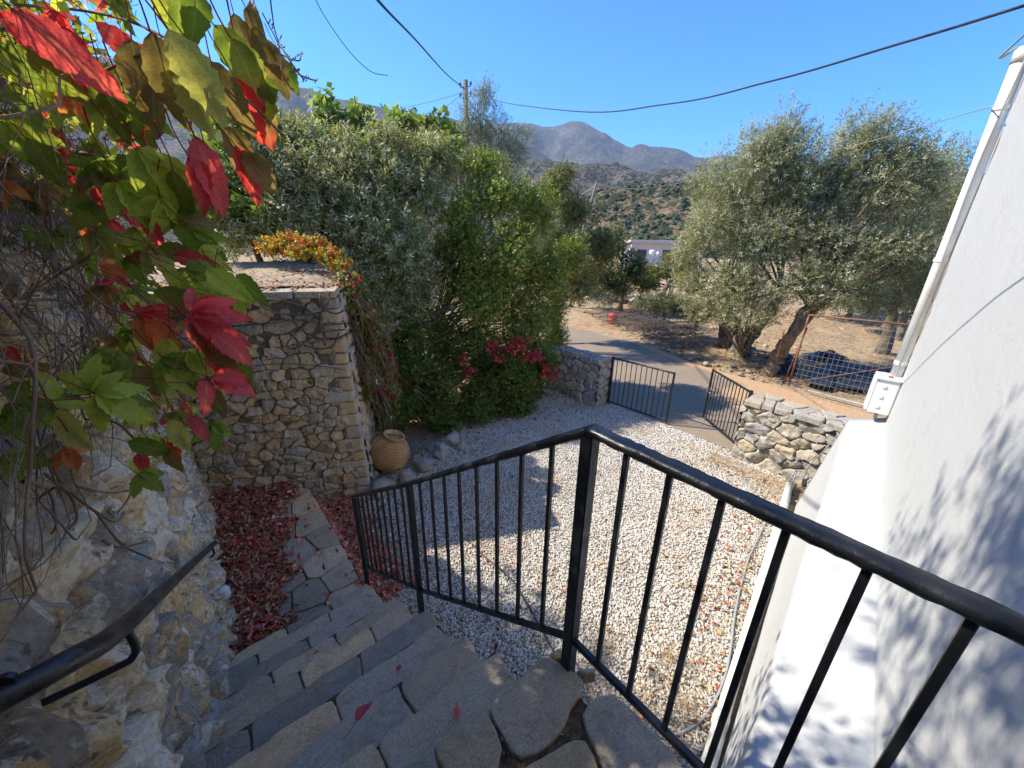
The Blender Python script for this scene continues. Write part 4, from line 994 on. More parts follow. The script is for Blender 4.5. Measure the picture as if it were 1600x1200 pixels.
tree((1.5, 8.6, 2.9), 'tall grey-green oleander thicket behind the terrace wall', c, [([(1.3, 8.5, 2.0), (1.2, 8.5, 3.2), (1.0, 8.4, 4)], .06, .04), ([(2.1, 8.2, 1.5), (2.2, 8.1, 2.6), (2.4, 8.0, 3.4)], .06, .04)], 17000, 8, .24, .10, .025, OLE, cat='bush', name='oleander_bush', lobes=26, lr=.42, up=.6, bark='twig', branches=160, bl=.6)
# dark undergrowth below the oleander, down to the pot
c = Crown()
for a in ((640, 580, 7.4, 48, 45), (700, 600, 7.3, 50, 42), (770, 590, 7.7, 48, 50), (620, 640, 6.9, 40, 30), (690, 650, 6.9, 45, 26), (640, 530, 7.6, 40, 40), (590, 640, 6.6, 26, 40), (740, 640, 7.2, 50, 30), (660, 600, 7.8, 60, 60), (720, 540, 8.0, 60, 50), (610, 560, 7.4, 34, 50)): c.px(*a)
tree((2.9, 6.4, 0), 'low dark green undergrowth between the oleander and the striped clay jar', c, [([(2.9, 6.6, -.1), (2.9, 6.6, .5), (2.8, 6.6, 1.0)], .04, .03)], 12000, 7, .14, .055, .024, [(.14, .20, .035), (.19, .25, .045), (.10, .15, .035)], cat='bush', name='low_bush', lobes=22, lr=.36, up=.4, bark='twig')
# fig: large lobed leaves rising above the oleander
FIG = [(.24, .32, .055), (.31, .38, .08), (.16, .23, .045), (.46, .42, .07)]
c = Crown()
for a in ((514, 178, 9.6, 14, 20), (520, 215, 9.5, 34, 20), (566, 192, 9.6, 16, 18), (622, 200, 9.8, 18, 18), (655, 200, 9.9, 18, 16), (590, 228, 9.6, 60, 18), (700, 205, 9.9, 12, 10), (445, 225, 9.4, 40, 24), (375, 235, 9.0, 46, 46), (350, 310, 8.6, 45, 50), (395, 350, 8.3, 40, 34), (685, 240, 9.6, 30, 18)): c.px(*a)
tree((.6, 9.6, 2.8), 'fig tree with large lobed leaves rising above the oleander', c, [([(.6, 9.6, 2.0), (.6, 9.5, 3.4), (.5, 9.4, 4.4)], .09, .05)], 900, 6, .26, .17, .12, FIG, colw=[.4, .3, .2, .1], cat='tree', name='fig_tree', lobes=14, lr=.45, up=.7, bark='twig', branches=120, bl=.5, droop=.3)
c = Crown()
for a in ((750, 190, 13.2, 34, 42), (780, 220, 13.2, 36, 40), (728, 215, 13.0, 26, 34), (812, 230, 13.4, 24, 28), (760, 150, 13.2, 14, 22), (770, 260, 13, 50, 30), (715, 250, 13, 30, 30)): c.px(*a)
tree((7.5, 10.8, 0), 'silvery young olive tree rising behind the mastic bush under the utility pole', c, [([(7.5, 10.8, -.1), (7.4, 10.7, 1.5), (7.3, 10.6, 3.0)], .12, .07)], 3300, 9, .26, .062, .017, [(.24, .26, .17), (.30, .32, .24), (.18, .20, .12)])
# trees along the road further back
GRN = [(.16, .19, .05), (.23, .24, .08), (.11, .14, .045), (.30, .28, .09)]
c = Crown()
for a in ((905, 330, 14.5, 32, 32), (880, 380, 13.6, 38, 42), (935, 400, 14.6, 32, 40), (900, 440, 13.8, 36, 34), (865, 300, 14, 24, 26), (880, 280, 14.6, 18, 18)): c.px(*a)
tree((9.0, 9.6, 0), 'loose yellow-green tree with thin arching branches left of the leaning pole', c, [([(9.2, 9.8, -.1), (9.2, 9.9, 1.2), (9.4, 10.2, 2.2)], .11, .06)], 3600, 8, .26, .085, .036, GRN, cat='tree', name='almond_tree', bark='twig', branches=170, bl=.8)
c = Crown()
for a in ((960, 385, 20, 30, 30), (985, 420, 20, 30, 26), (955, 440, 19, 28, 22), (930, 430, 18.5, 20, 22)): c.px(*a)
p = at(970, 480, 20); tree((p[0], p[1], 0), 'dark rounded tree at the roadside behind the red drum', c, [([(p[0], p[1], -.1), (p[0], p[1], .8), (p[0], p[1], 1.5)], .14, .08)], 2600, 8, .3, .10, .05, [(.06, .085, .03), (.10, .13, .045), (.16, .18, .06)], name='roadside_tree')
c = Crown()
for a in ((1020, 430, 22, 28, 18), (1055, 415, 22, 26, 22), (1000, 445, 21, 24, 16), (1080, 440, 21, 24, 20)): c.px(*a)
p = at(1045, 470, 22); tree((p[0], p[1], 0), 'yellowing low tree behind the dead stump, in front of the far white roof', c, [([(p[0], p[1], -.1), (p[0], p[1], .6), (p[0], p[1], 1.2)], .1, .06)], 2200, 8, .3, .10, .05, [(.18, .20, .05), (.24, .24, .07), (.11, .14, .04), (.30, .24, .08)], name='yellowing_tree')
for lab, bl_, cols in (('blue-grey shrub behind the red drum at the roadside', ((930, 452, 20.6, 26, 14), (965, 458, 20.4, 26, 16), (945, 468, 19.8, 24, 10)), [(.13, .17, .13), (.18, .22, .18), (.10, .13, .10)]),
                       ('grey-green shrub to the right of the blue-grey one, at the edge of the field', ((1010, 478, 17.8, 28, 14), (1045, 470, 17.5, 26, 15)), [(.15, .17, .09), (.21, .22, .13), (.10, .12, .07)]),
                       ('low yellow-green shrub in front of the first olive tree', ((1090, 490, 14.8, 30, 15), (1060, 480, 15.5, 22, 14)), [(.17, .18, .09), (.13, .14, .06)])):
    c = Crown()
    for a in bl_: c.px(*a)
    p = at(bl_[0][0], bl_[0][1]+15, bl_[0][2])
    tree((p[0], p[1], 0), lab, c, [], 1500, 8, .22, .07, .03, cols, cat='shrub', name='roadside_shrub', branches=60, bl=.3, bark='twig')
# dead stump
mb = MB(); p = at(1040, 470, 18.5); p[2] = 0
limb(mb, [p, p+[.1, .05, .7], p+[-.1, .1, 1.3], p+[.15, 0, 1.9]], .14, .10); limb(mb, [p+[0, .1, .9], p+[.4, 0, 1.4], p+[.5, .1, 1.9]], .08, .04)
tag(mb.build('tree_stump', M['bark'], None, True), 'blackened forked dead stump among the yellowing shrubs', 'tree stump')
# creeping plant with red leaves at the courtyard corner
CRP = [(.10, .15, .025), (.16, .22, .04), (.42, .05, .06), (.30, .26, .05)]
t_ = empty('creeper_bush', (5.2, 6.3, 0), label='low green creeper with pinkish red leaf clusters spilling over at the courtyard corner', cat='bush')
c = Crown()
for a in ((790, 590, 7.6, 44, 36), (830, 600, 7.8, 34, 34), (750, 620, 7.3, 40, 34), (800, 640, 7.4, 36, 22), (845, 570, 8.1, 22, 30)): c.px(*a)
P, O = c.points(5200, 20, .38); foliage('foliage', [leaves(P, O, 6, .14, .05, .028, .3, cols=CRP, colw=[.5, .4, .015, .085], droop=.2)], t_)
mb = MB(); twigs(mb, P, O, .35, .005, 100); tag(mb.build('stems', M['twig'], t_), kind='stuff')
c = Crown()
for a in ((770, 540, 7.3, 14, 9), (800, 545, 7.3, 20, 8), (830, 555, 7.4, 20, 10), (815, 535, 7.4, 14, 8), (850, 580, 7.6, 8, 12), (725, 560, 7.1, 7, 7), (730, 580, 7.1, 8, 9), (780, 560, 7.2, 10, 6), (865, 585, 7.8, 5, 14)): c.px(*a)
P, O = c.points(330, 8, .6); foliage('red_foliage', [leaves(P, O, 5, .08, .06, .035, .2, cols=[(.50, .03, .06), (.60, .07, .08), (.38, .03, .05), (.55, .16, .06)], droop=.5)], t_)
# orange creeper on top of the terrace wall and hanging over its end
t_ = empty('virginia_creeper', (1.4, 6.2, 2.9), label='orange and yellow Virginia creeper on the terrace wall, trailing down its right end', cat='creeper')
c = Crown()
for a in ((420, 385, 7.2, 20, 10), (455, 382, 7.1, 26, 13), (490, 385, 7.0, 24, 14), (515, 400, 6.6, 18, 12), (470, 395, 6.8, 20, 8), (530, 415, 6.4, 14, 12)): c.px(*a)
P, O = c.points(900, 14, .45, zmin=2.8); foliage('orange_foliage', [leaves(P, O, 5, .09, .05, .032, .3, cols=[(.55, .22, .03), (.55, .38, .05), (.30, .32, .06), (.48, .07, .04), (.20, .26, .05)], colw=[.3, .25, .2, .1, .15])], t_)
c = Crown()
for a in ((545, 470, 5.8, 14, 20), (565, 500, 5.8, 16, 20), (585, 530, 5.9, 16, 22), (600, 570, 6.0, 14, 24), (605, 610, 6.1, 12, 20), (575, 550, 5.9, 14, 22), (540, 440, 5.9, 14, 14), (560, 610, 5.8, 14, 30)): c.px(*a)
P, O = c.points(2000, 12, .5); foliage('hanging_foliage', [leaves(P, O, 5, .10, .07, .046, -.2, cols=[(.12, .18, .03), (.22, .28, .05), (.50, .10, .05), (.48, .04, .06), (.40, .30, .06)], colw=[.34, .30, .12, .12, .12], droop=.6)], t_)
mb = MB()
for k in range(120):
    a = at(rng.uniform(520, 560), rng.uniform(430, 480), rng.uniform(5.6, 6.1)); b = at(rng.uniform(555, 625), rng.uniform(560, 700), rng.uniform(5.5, 6.2)); m1 = (a+b)/2+rng.normal(0, .16, 3)+[0, 0, .1]
    mb.tube(catmull([a, m1, b], 5), [rng.uniform(.002, .006)]*11, 4, False)
tag(mb.build('hanging_twigs', M['twig'], t_), kind='stuff')
def onwall(px, py, off=.03):
    d = ray(px, py); t = ((A-CAM)@Nd + off)/(d@Nd); return CAM+d*t
gn_ = [[(375, 470), (430, 468), (470, 478), (500, 500)], [(360, 510), (420, 505), (470, 500), (500, 508), (545, 505)], [(500, 490), (475, 510), (450, 535), (460, 545), (500, 520), (540, 515)], [(505, 495), (490, 525), (520, 530), (545, 520)], [(500, 460), (505, 480), (525, 490), (545, 480)], [(515, 455), (512, 475), (500, 495), (508, 540)], [(370, 575), (440, 568), (500, 572), (540, 578)], [(530, 520), (520, 540), (500, 545), (475, 540)], [(395, 475), (440, 490), (480, 492), (510, 485)]]
for i, g in enumerate(gn_):
    r = .011 if i not in (6,) else .006
    pts = catmull([onwall(x, y, .035+.02*(i % 3)) for x, y in g], 6); MB().tube(pts, [r*rng.uniform(.8, 1.25) for _ in pts], 6, True).build('gnarled_stem', M['bark'], t_, True)

# ------------------------------------------------------------------ the vine over the retaining wall
def leaflet(L, W, teeth, droop, fold, curl, rows=19):
    v = []; vein = []
    for i in range(rows+1):
        t = i/rows; w = W*.5*(math.sin(math.pi*min(1, t**.72))**.85)*(1+teeth*((.10, -.01, -.09)[i % 3])+.05*math.sin(t*9+teeth*7)) if 0 < i < rows else (.004*W)
        for j, s in enumerate((-1, -.5, 0, .5, 1)):
            x = s*w; y = t*L + abs(s)*w*.22*teeth
            z = fold*abs(x) - droop*L*t*t + .022*L*math.sin(t*26+abs(s)*2)*abs(s) + curl*x*t + .05*L*abs(s)**2*math.sin(t*7+teeth*9)
            v.append((x, y, z)); vein.append(1.0 if j == 2 else (.35 if (i+abs(j-2)) % 2 else 0))
    f = []
    for i in range(rows):
        for j in range(4): o = i*5+j; f.append([o, o+1, o+6, o+5])
    return v, f, vein
PAL = {'green': ((0.147, 0.227, 0.040), (0.235, 0.338, 0.053), (0.332, 0.439, 0.079)), 'lime': ((0.332, 0.439, 0.059), (0.470, 0.557, 0.092), (0.274, 0.371, 0.046)),
       'red': ((0.455, 0.056, 0.069), (0.682, 0.073, 0.097), (0.552, 0.049, 0.069)), 'crimson': ((0.650, 0.082, 0.124), (0.800, 0.130, 0.166), (0.390, 0.082, 0.055)),
       'brown': ((0.325, 0.162, 0.076), (0.422, 0.211, 0.097), (0.227, 0.179, 0.069)), 'orange': ((0.682, 0.227, 0.069), (0.800, 0.324, 0.110), (0.552, 0.162, 0.069)),
       'mixed': ((0.235, 0.288, 0.066), (0.552, 0.082, 0.083), (0.357, 0.211, 0.083)), 'pale': ((0.431, 0.456, 0.158), (0.548, 0.540, 0.198), (0.352, 0.371, 0.119))}
def vine_leaf_mesh(kind, nl, seed):
    r2 = random.Random(seed); V = []; F = []; vn = []; col = []
    angs = {1: [0], 3: [-48, 0, 46], 5: [-88, -42, 0, 40, 84]}[nl]; ls = {1: [1], 3: [.78, 1, .76], 5: [.55, .82, 1, .8, .52]}[nl]
    p = PAL[kind]
    for a, l in zip(angs, ls):
        v, f, ve = leaflet(l, l*(.37 if nl == 5 else .46), r2.uniform(.6, 1.1), r2.uniform(.2, .7), r2.uniform(.0, .75), r2.uniform(-.4, .4))
        a = math.radians(a+r2.uniform(-8, 8)); ca, sa = math.cos(a), math.sin(a); tw = r2.uniform(-.35, .35); o = len(V)
        cb = [r2.uniform(.8, 1.2)]*3
        for (x, y, z), e in zip(v, ve):
            z2 = z+x*tw; V.append((x*ca+y*sa, -x*sa+y*ca, z2)); vn.append(e)
            t = y/l; n = vnoise(np.array([[x*3+seed, y*3+a*5, seed*.7]]))[0]; k = min(1, max(0, (t-.35)*1.3+(n-.5)*1.6))
            if kind in ('red', 'crimson', 'brown', 'orange', 'mixed', 'pale'): c = np.array(p[2])*(1-k)+np.array(p[0 if n < .5 else 1])*k if kind != 'crimson' else np.array(p[0])*(1-k)+np.array(p[1])*k
            else: c = np.array(p[0])*(1-n)+np.array(p[1])*n
            if kind == 'mixed': c = np.array(p[0])*(1-k)+np.array(p[1])*k
            col.append(c*cb[0])
        F += [[i+o for i in q] for q in f]
    # stalk
    mb = MB(); mb.v = V; mb.f = F; m0 = len(V)
    mb.tube([(0, 0, 0), (0, -.25, -.03), (.03, -.5, .04), (.02, -.8, .16)], [.014, .012, .012, .016], 4, False)
    vn += [0]*(len(mb.v)-m0); col += [np.array((.30, .07, .05))]*(len(mb.v)-m0)
    me = mesh_np('leaf', np.array(mb.v), mb.f, True, np.array(col))
    a = me.attributes.new('vein', 'FLOAT', 'POINT'); a.data.foreach_set('value', np.array(vn, np.float32)); me.materials.append(M['vine_leaf']); return me
VM = {k: [vine_leaf_mesh(k, nl, i*7+j*31+3) for j, nl in enumerate((1, 3, 5, 3))] for i, k in enumerate(PAL)}
vine = empty('grapevine_creeper', (-.5, 1.8, 3.4), label='overgrown creeper with drooping green, yellow and crimson leaves over the retaining wall', cat='creeper')
def put_leaf(pos, size, kind, face, rot, nl=None, roll=None):
    """face: direction the blade looks; rot: image-like turn of the tip from straight down (degrees)"""
    me = VM[kind][{1: 0, 3: 1, 5: 2, 4: 3}[nl] if nl else random.choice((0, 1, 1, 2, 3))]
    n = Vector(face).normalized(); down = Vector((0, 0, -1)); tip = (down - n*down.dot(n)).normalized()
    tip = Matrix.Rotation(math.radians(rot), 3, n) @ tip; x = tip.cross(n)
    o = bpy.data.objects.new('leaf', me); C.objects.link(o); o.parent = vine
    o.matrix_parent_inverse = Matrix.Translation(vine.location).inverted()
    R = Matrix((x, tip, n)).transposed().to_4x4()
    o.matrix_world = Matrix.Translation(Vector(pos)) @ R @ Matrix.Scale(size, 4)
    loc, q, sc = (Matrix.Translation(Vector(pos)) @ R @ Matrix.Scale(size, 4)).decompose()
    o.location = loc; o.rotation_mode = 'QUATERNION'; o.rotation_quaternion = q; o.scale = sc
    return o
def toward_cam(p): return nrm(CAM-np.array(p))
# (x, y, length px, tip turn, kind, leaflets, distance): the large leaves one can make out singly
KEY = [(20, 15, 150, 40, 'crimson', 1, .75), (0, 20, 120, 50, 'red', 1, .8), (95, 40, 70, 20, 'red', 1, .9), (150, 35, 80, 45, 'crimson', 1, .95), (190, 50, 55, 0, 'red', 1, .95), (0, 70, 120, 55, 'green', 1, .8), (0, 150, 70, 70, 'green', 1, .8),
       (235, 50, 150, 5, 'brown', 1, .85), (205, 60, 120, -10, 'brown', 1, .9), (262, 45, 150, 30, 'pale', 1, .8), (285, 95, 120, 10, 'pale', 1, .85), (262, 95, 90, 0, 'lime', 1, .9), (310, 90, 130, 25, 'brown', 1, .9), (240, 130, 95, -25, 'brown', 1, .9),
       (275, -20, 70, 0, 'green', 1, .9), (310, -15, 80, -15, 'green', 1, .9), (245, -10, 60, 20, 'lime', 1, 1.0), (390, 0, 60, 0, 'brown', 1, 1.1), (365, 20, 75, 5, 'brown', 1, 1.1), (395, 40, 70, 10, 'brown', 1, 1.1), (335, 40, 120, 35, 'green', 1, 1.0), (360, 60, 120, 25, 'mixed', 1, 1.0), (365, 120, 110, 20, 'red', 1, 1.05), (385, 110, 120, 5, 'mixed', 1, 1.1), (415, 60, 80, 5, 'brown', 1, 1.15), (405, 110, 70, 10, 'green', 1, 1.1), (440, 90, 50, 20, 'green', 1, 1.2), (330, 100, 85, 0, 'green', 1, 1.1),
       (305, 215, 120, 5, 'crimson', 1, .95), (295, 245, 90, 10, 'red', 1, .95), (325, 240, 90, -5, 'crimson', 1, 1.0), (310, 275, 60, 0, 'pale', 1, 1.0), (355, 195, 95, 10, 'brown', 1, 1.05), (365, 230, 85, 25, 'red', 1, 1.05), (375, 235, 80, 35, 'brown', 1, 1.05),
       (165, 135, 90, -5, 'green', 3, .95), (195, 150, 85, 5, 'green', 3, 1.0), (140, 155, 60, 0, 'lime', 3, 1.0), (10, 190, 95, 20, 'lime', 3, .85), (40, 215, 80, 25, 'green', 1, .85), (215, 235, 85, 30, 'lime', 3, .9), (245, 240, 85, 40, 'lime', 1, .95), (230, 260, 75, 10, 'lime', 1, .95), (270, 265, 80, 0, 'green', 1, .95), (165, 250, 100, 10, 'green', 5, .9), (185, 285, 80, 25, 'lime', 3, .9), (155, 285, 60, 0, 'red', 1, .95), (250, 310, 70, -10, 'lime', 3, .95), (280, 290, 80, 10, 'green', 1, 1.0), (275, 330, 60, 0, 'green', 3, 1.0), (225, 340, 50, 20, 'red', 1, .95),
       (0, 280, 50, -10, 'orange', 3, .9), (130, 330, 45, -10, 'orange', 1, .95), (140, 360, 50, 20, 'orange', 1, .95), (40, 165, 55, -10, 'orange', 1, 1.0), (215, 375, 45, 60, 'pale', 1, 1.0), (250, 385, 65, 70, 'green', 1, .95), (235, 385, 60, 20, 'pale', 3, 1.0), (270, 400, 60, 80, 'red', 1, .95), (255, 425, 55, 60, 'lime', 1, .95), (290, 420, 60, 60, 'green', 3, .95), (325, 420, 75, 50, 'lime', 1, .95), (350, 435, 60, 20, 'green', 1, 1.0), (335, 440, 65, -20, 'lime', 1, 1.0), (370, 430, 60, 45, 'green', 1, 1.05), (365, 455, 50, 10, 'lime', 1, 1.0), (300, 360, 60, 30, 'green', 3, 1.0), (285, 345, 55, 80, 'brown', 1, 1.0), (310, 395, 50, 60, 'lime', 3, 1.0), (300, 450, 60, 40, 'lime', 3, .95), (240, 455, 70, 60, 'mixed', 1, .95),
       (300, 490, 95, 75, 'crimson', 5, .85), (300, 485, 90, 100, 'red', 1, .85), (305, 500, 90, 55, 'crimson', 3, .85), (330, 520, 90, 35, 'crimson', 1, .85), (325, 530, 80, 10, 'brown', 1, .88), (295, 500, 90, 15, 'brown', 1, .85), (320, 550, 80, 30, 'red', 1, .88), (330, 590, 75, 50, 'crimson', 1, .85), (328, 592, 70, 80, 'red', 1, .85), (322, 590, 55, -35, 'crimson', 1, .85), (325, 595, 65, 5, 'brown', 1, .88), (375, 565, 45, 10, 'green', 1, .95),
       (215, 495, 60, 15, 'orange', 1, .9), (220, 490, 55, 60, 'red', 3, .9), (225, 500, 80, 25, 'orange', 1, .9), (265, 530, 70, -10, 'lime', 1, .9), (255, 560, 70, 30, 'green', 3, .88), (260, 580, 70, 50, 'lime', 1, .88), (210, 570, 60, 10, 'brown', 1, .9), (245, 590, 60, 80, 'brown', 1, .9), (295, 550, 55, 20, 'lime', 3, .9), (265, 655, 60, 20, 'pale', 1, .85), (300, 650, 45, 10, 'crimson', 1, .9), (280, 680, 40, 0, 'red', 3, .92), (330, 660, 50, -10, 'green', 3, .95), (260, 700, 45, 20, 'brown', 1, .9), (220, 705, 40, 0, 'red', 1, .9), (200, 690, 60, 60, 'green', 1, .85), (215, 740, 50, 20, 'green', 3, .85),
       (80, 630, 70, 165, 'lime', 1, .7), (140, 615, 70, 175, 'lime', 3, .7), (150, 615, 95, 40, 'lime', 3, .7), (145, 620, 100, 70, 'green', 1, .7), (90, 640, 80, 25, 'pale', 1, .7), (78, 635, 50, 80, 'lime', 1, .7), (0, 610, 90, 70, 'green', 1, .72), (0, 650, 80, 60, 'green', 3, .72), (10, 660, 60, 100, 'green', 1, .72), (0, 720, 60, 60, 'green', 3, .7), (100, 700, 45, 10, 'orange', 3, .75), (10, 540, 35, 10, 'red', 1, .85), (0, 580, 60, 80, 'brown', 1, .8)]
random.seed(21)
for (x, y, s, r, k, nl, D) in KEY:
    D *= 1.12; d = ray(x, y); p = CAM + d/f_px*D
    n = toward_cam(p) + np.array([random.uniform(-.45, .45), random.uniform(-.45, .45), random.uniform(.0, .5)])
    put_leaf(p, s/f_px*D*(.86 if s > 85 else .98), k, n, r, nl)
cnt = len(KEY)
while cnt < 292:
    x = rng.uniform(-60, 440); y = rng.uniform(-120, 720); lim = 440 if y < 150 else (400 if y < 330 else (370 if y < 640 else 300))
    if x > lim or (y > 470 and x < 200 and random.random() < .8) or (x < 140 and 230 < y < 560 and random.random() < .75): continue
    D = rng.uniform(1.0, 1.9); d = ray(x, y); p = CAM+d/f_px*D
    if p[0] > -.12+.10*(p[2]-3.2): continue
    k = random.choices(list(PAL), [.32, .2, .1, .05, .1, .06, .07, .1])[0]
    n = toward_cam(p)+rng.normal(0, .45, 3)+[0, 0, .2]
    put_leaf(p, rng.uniform(.06, .11), k, n, rng.normal(15, 35)); cnt += 1
# the leaves past the ones built singly, same shapes, joined
def merged_leaves(n):
    V = []; F = []; Cc = []; Vn = []; o = 0; cache = {}
    for _ in range(n):
        while True:
            x = rng.uniform(-80, 470); y = rng.uniform(-140, 690); lim = 450 if y < 120 else (400 if y < 330 else (365 if y < 620 else 290))
            if x > lim or (y > 500 and x < 150) or (x < 150 and 300 < y < 600 and rng.random() < .7): continue
            p = CAM+ray(x, y)/f_px*rng.uniform(1.05, 2.3)
            if p[0] < -.02+.12*(p[2]-3.2): break
        k = random.choices(list(PAL), [.32, .26, .06, .04, .09, .06, .07, .10])[0]; me = VM[k][random.choice((0, 1, 1, 2, 3))]
        if me.name not in cache:
            a = np.empty(len(me.vertices)*3, np.float32); me.vertices.foreach_get('co', a); c = np.empty(len(me.vertices)*4, np.float32); me.color_attributes['col'].data.foreach_get('color', c)
            w = np.empty(len(me.vertices), np.float32); me.attributes['vein'].data.foreach_get('value', w); q = np.empty(len(me.loops), np.int32); me.loops.foreach_get('vertex_index', q)
            cache[me.name] = (a.reshape(-1, 3), q.reshape(-1, 4), c.reshape(-1, 4)[:, :3], w)
        a, q, c, w = cache[me.name]
        nn = nrm(toward_cam(p)+rng.normal(0, .5, 3)+[0, 0, .25]); dn = np.array([0, 0, -1.])+rng.normal(0, .55, 3); tp_ = nrm(dn-nn*dn.dot(nn)); xx = np.cross(tp_, nn)
        V.append(p+(a@np.stack([xx, tp_, nn]))*rng.uniform(.045, .085)); F.append(q+o); Cc.append(c*rng.uniform(.8, 1.15)); Vn.append(w); o += len(a)
    me = mesh_np('mass_of_leaves', np.concatenate(V), np.concatenate(F), True, np.concatenate(Cc)); a = me.attributes.new('vein', 'FLOAT', 'POINT'); a.data.foreach_set('value', np.concatenate(Vn)); tag(link('leaf_foliage', me, M['vine_leaf'], vine), kind='stuff')
merged_leaves(430)
# dense mass of smaller leaves behind and above (also what shades the stairs)
c = Crown()
for yy in np.arange(-1.2, 5.8, .62):
    zt = 5.1 + .5*math.sin(yy*1.7); c.add((-.95-.05*yy, yy, 4.2), (.45, .55, .75)); c.add((-1.15, yy+.3, 4.75), (.5, .5, .6))
    if yy < 3.2: c.add((-.62, yy, 3.75), (.28, .45, .5)); 
    if yy > 3: c.add((-.9, yy, 3.6), (.4, .5, .4))
P, O = c.points(3600, 14, .5, zmin=2.5)
GB = [(.075, .13, .028), (.11, .18, .035), (.05, .085, .02), (.16, .20, .05), (.28, .05, .05), (.20, .12, .06), (.30, .20, .05)]
foliage('small_foliage', [leaves(P, O, 5, .14, .075, .05, .1, cols=GB, colw=[.3, .24, .2, .12, .05, .05, .04], droop=.5)], vine)
# stems
mb = MB()
def wander(p, d, n, st, sag=.0, keep=True):
    out = [np.array(p, float)]; d = nrm(np.array(d, float))
    for _ in range(n):
        d = nrm(d+rng.normal(0, .17, 3)+[0, 0, -sag]); q = out[-1]+d*st
        if keep: q[0] = min(max(q[0], -.62), -.30 + max(0, q[2]-3.0)*.25); q[2] = max(q[2], 2.88+.1*math.sin(q[1]*3))
        out.append(q)
    return out
for _ in range(1500):
    y = .75+4.5*rng.random()**1.2; z = rng.uniform(3.0, 4.6); x = -.36+rng.uniform(-.05, .12)+max(0, z-3.2)*-.1
    d = rng.normal(0, 1, 3)*[.25, 1, .75]; pts = wander((x, y, z), d, rng.integers(6, 15), rng.uniform(.04, .10), .06)
    r = rng.choice([.0011, .0018, .0028, .0045], p=[.4, .3, .2, .1]); pts = catmull(pts, 2) if r > .002 else pts; mb.tube(pts, [r*(1-.8*i/len(pts)) for i in range(len(pts))], 5 if r > .002 else 3, False)
tag(mb.build('tangled_stems', M['twig'], vine, True), kind='stuff')
for g, r, k in (([(0, 365), (60, 400), (120, 440), (170, 480), (240, 500)], .004, 'twig'), ([(85, 160), (100, 220), (130, 240), (200, 245), (255, 205)], .006, 'twig'), ([(60, 290), (80, 340), (85, 420)], .006, 'twig'), ([(0, 670), (50, 690), (80, 730), (110, 780)], .007, 'twig'), ([(135, 655), (180, 660), (215, 690), (245, 715)], .0035, 'twig'), ([(165, 480), (200, 520), (220, 560), (245, 580)], .003, 'twig_red'), ([(165, 485), (230, 492), (300, 500)], .003, 'twig_red'), ([(0, 610), (80, 620), (140, 615)], .003, 'twig_red'), ([(0, 5), (150, 20), (260, 60), (390, 160), (440, 210)], .004, 'twig'), ([(160, 0), (250, 60), (330, 120), (355, 200)], .003, 'twig_red'),
                ([(420, -20), (430, 50), (450, 90), (475, 125)], .0022, 'twig'), ([(400, 60), (430, 80), (465, 95), (470, 80)], .0018, 'twig'), ([(405, 90), (440, 105), (480, 122), (495, 126)], .0018, 'twig'), ([(410, 20), (435, 70), (440, 110), (455, 140)], .0018, 'twig_red'), ([(100, 170), (130, 130), (210, 90), (300, 60)], .004, 'twig_red'), ([(140, 350), (190, 430), (240, 480)], .003, 'twig'), ([(30, 470), (90, 430), (140, 400), (165, 370)], .0035, 'twig')):
    D = 1.15; pts = [CAM+ray(*q)/f_px*(D+.15*math.sin(i*2.1)) for i, q in enumerate(g)]
    MB().tube(catmull(pts, 6), r, 6).build('stem', M[k], vine, True)
mb = MB()
for _ in range(46):
    x, y = [(425, 40), (437, 62), (450, 90), (466, 112), (475, 125), (440, 74), (458, 94), (468, 84), (440, 105), (460, 114), (480, 122), (494, 126), (420, 35), (436, 72), (446, 125), (455, 140)][_ % 16]; p = CAM+ray(x+rng.uniform(-5, 5), y+rng.uniform(-5, 5))/f_px*1.27; mb.tube([CAM+ray(x, y)/f_px*1.27, p, p+[.003, .0, .006]], [.0008, .0022, .001], 5)
tag(mb.build('buds', M['twig_red'], vine, True), kind='stuff')
# bare stems straggling over the rough stones
mb = MB()
for g in ([(70, 740), (110, 775), (120, 810), (108, 825)], [(110, 770), (150, 800), (180, 815), (195, 800)], [(185, 800), (200, 780), (205, 765)], [(150, 800), (190, 850), (230, 870), (255, 880)], [(120, 760), (170, 770), (210, 765)], [(160, 845), (190, 855), (230, 845)]):
    mb.tube(catmull([onx(x, y, -.325) for x, y in g], 6), .0035, 5)
tag(mb.build('bare_stems', M['twig'], vine, True), kind='stuff')
# tree on the bank above the wall, out of the picture, whose shade falls on the house
c = Crown()
for a in (((-1.6, 2.6, 7.3), (1.3, 1.5, 1.2)), ((-.9, 3.6, 6.9), (1.0, 1.0, .9)), ((-1.2, 1.0, 6.6), (1.2, 1.0, 1.2)), ((-2.6, 1.5, 7.2), (1.2, 1.2, 1.3)), ((-.2, 2.2, 7.0), (.8, .9, .8))): c.add(*a)
SHADE = tree((-2.4, 1.8, 3.6), 'tree on the bank above the retaining wall, throwing its shade on the white wall', c, [([(-2.4, 1.8, 3.3), (-2.3, 1.9, 4.6), (-2.0, 2.0, 6.0)], .16, .10)], 1500, 8, .3, .12, .03, OLE, name='shade_tree')

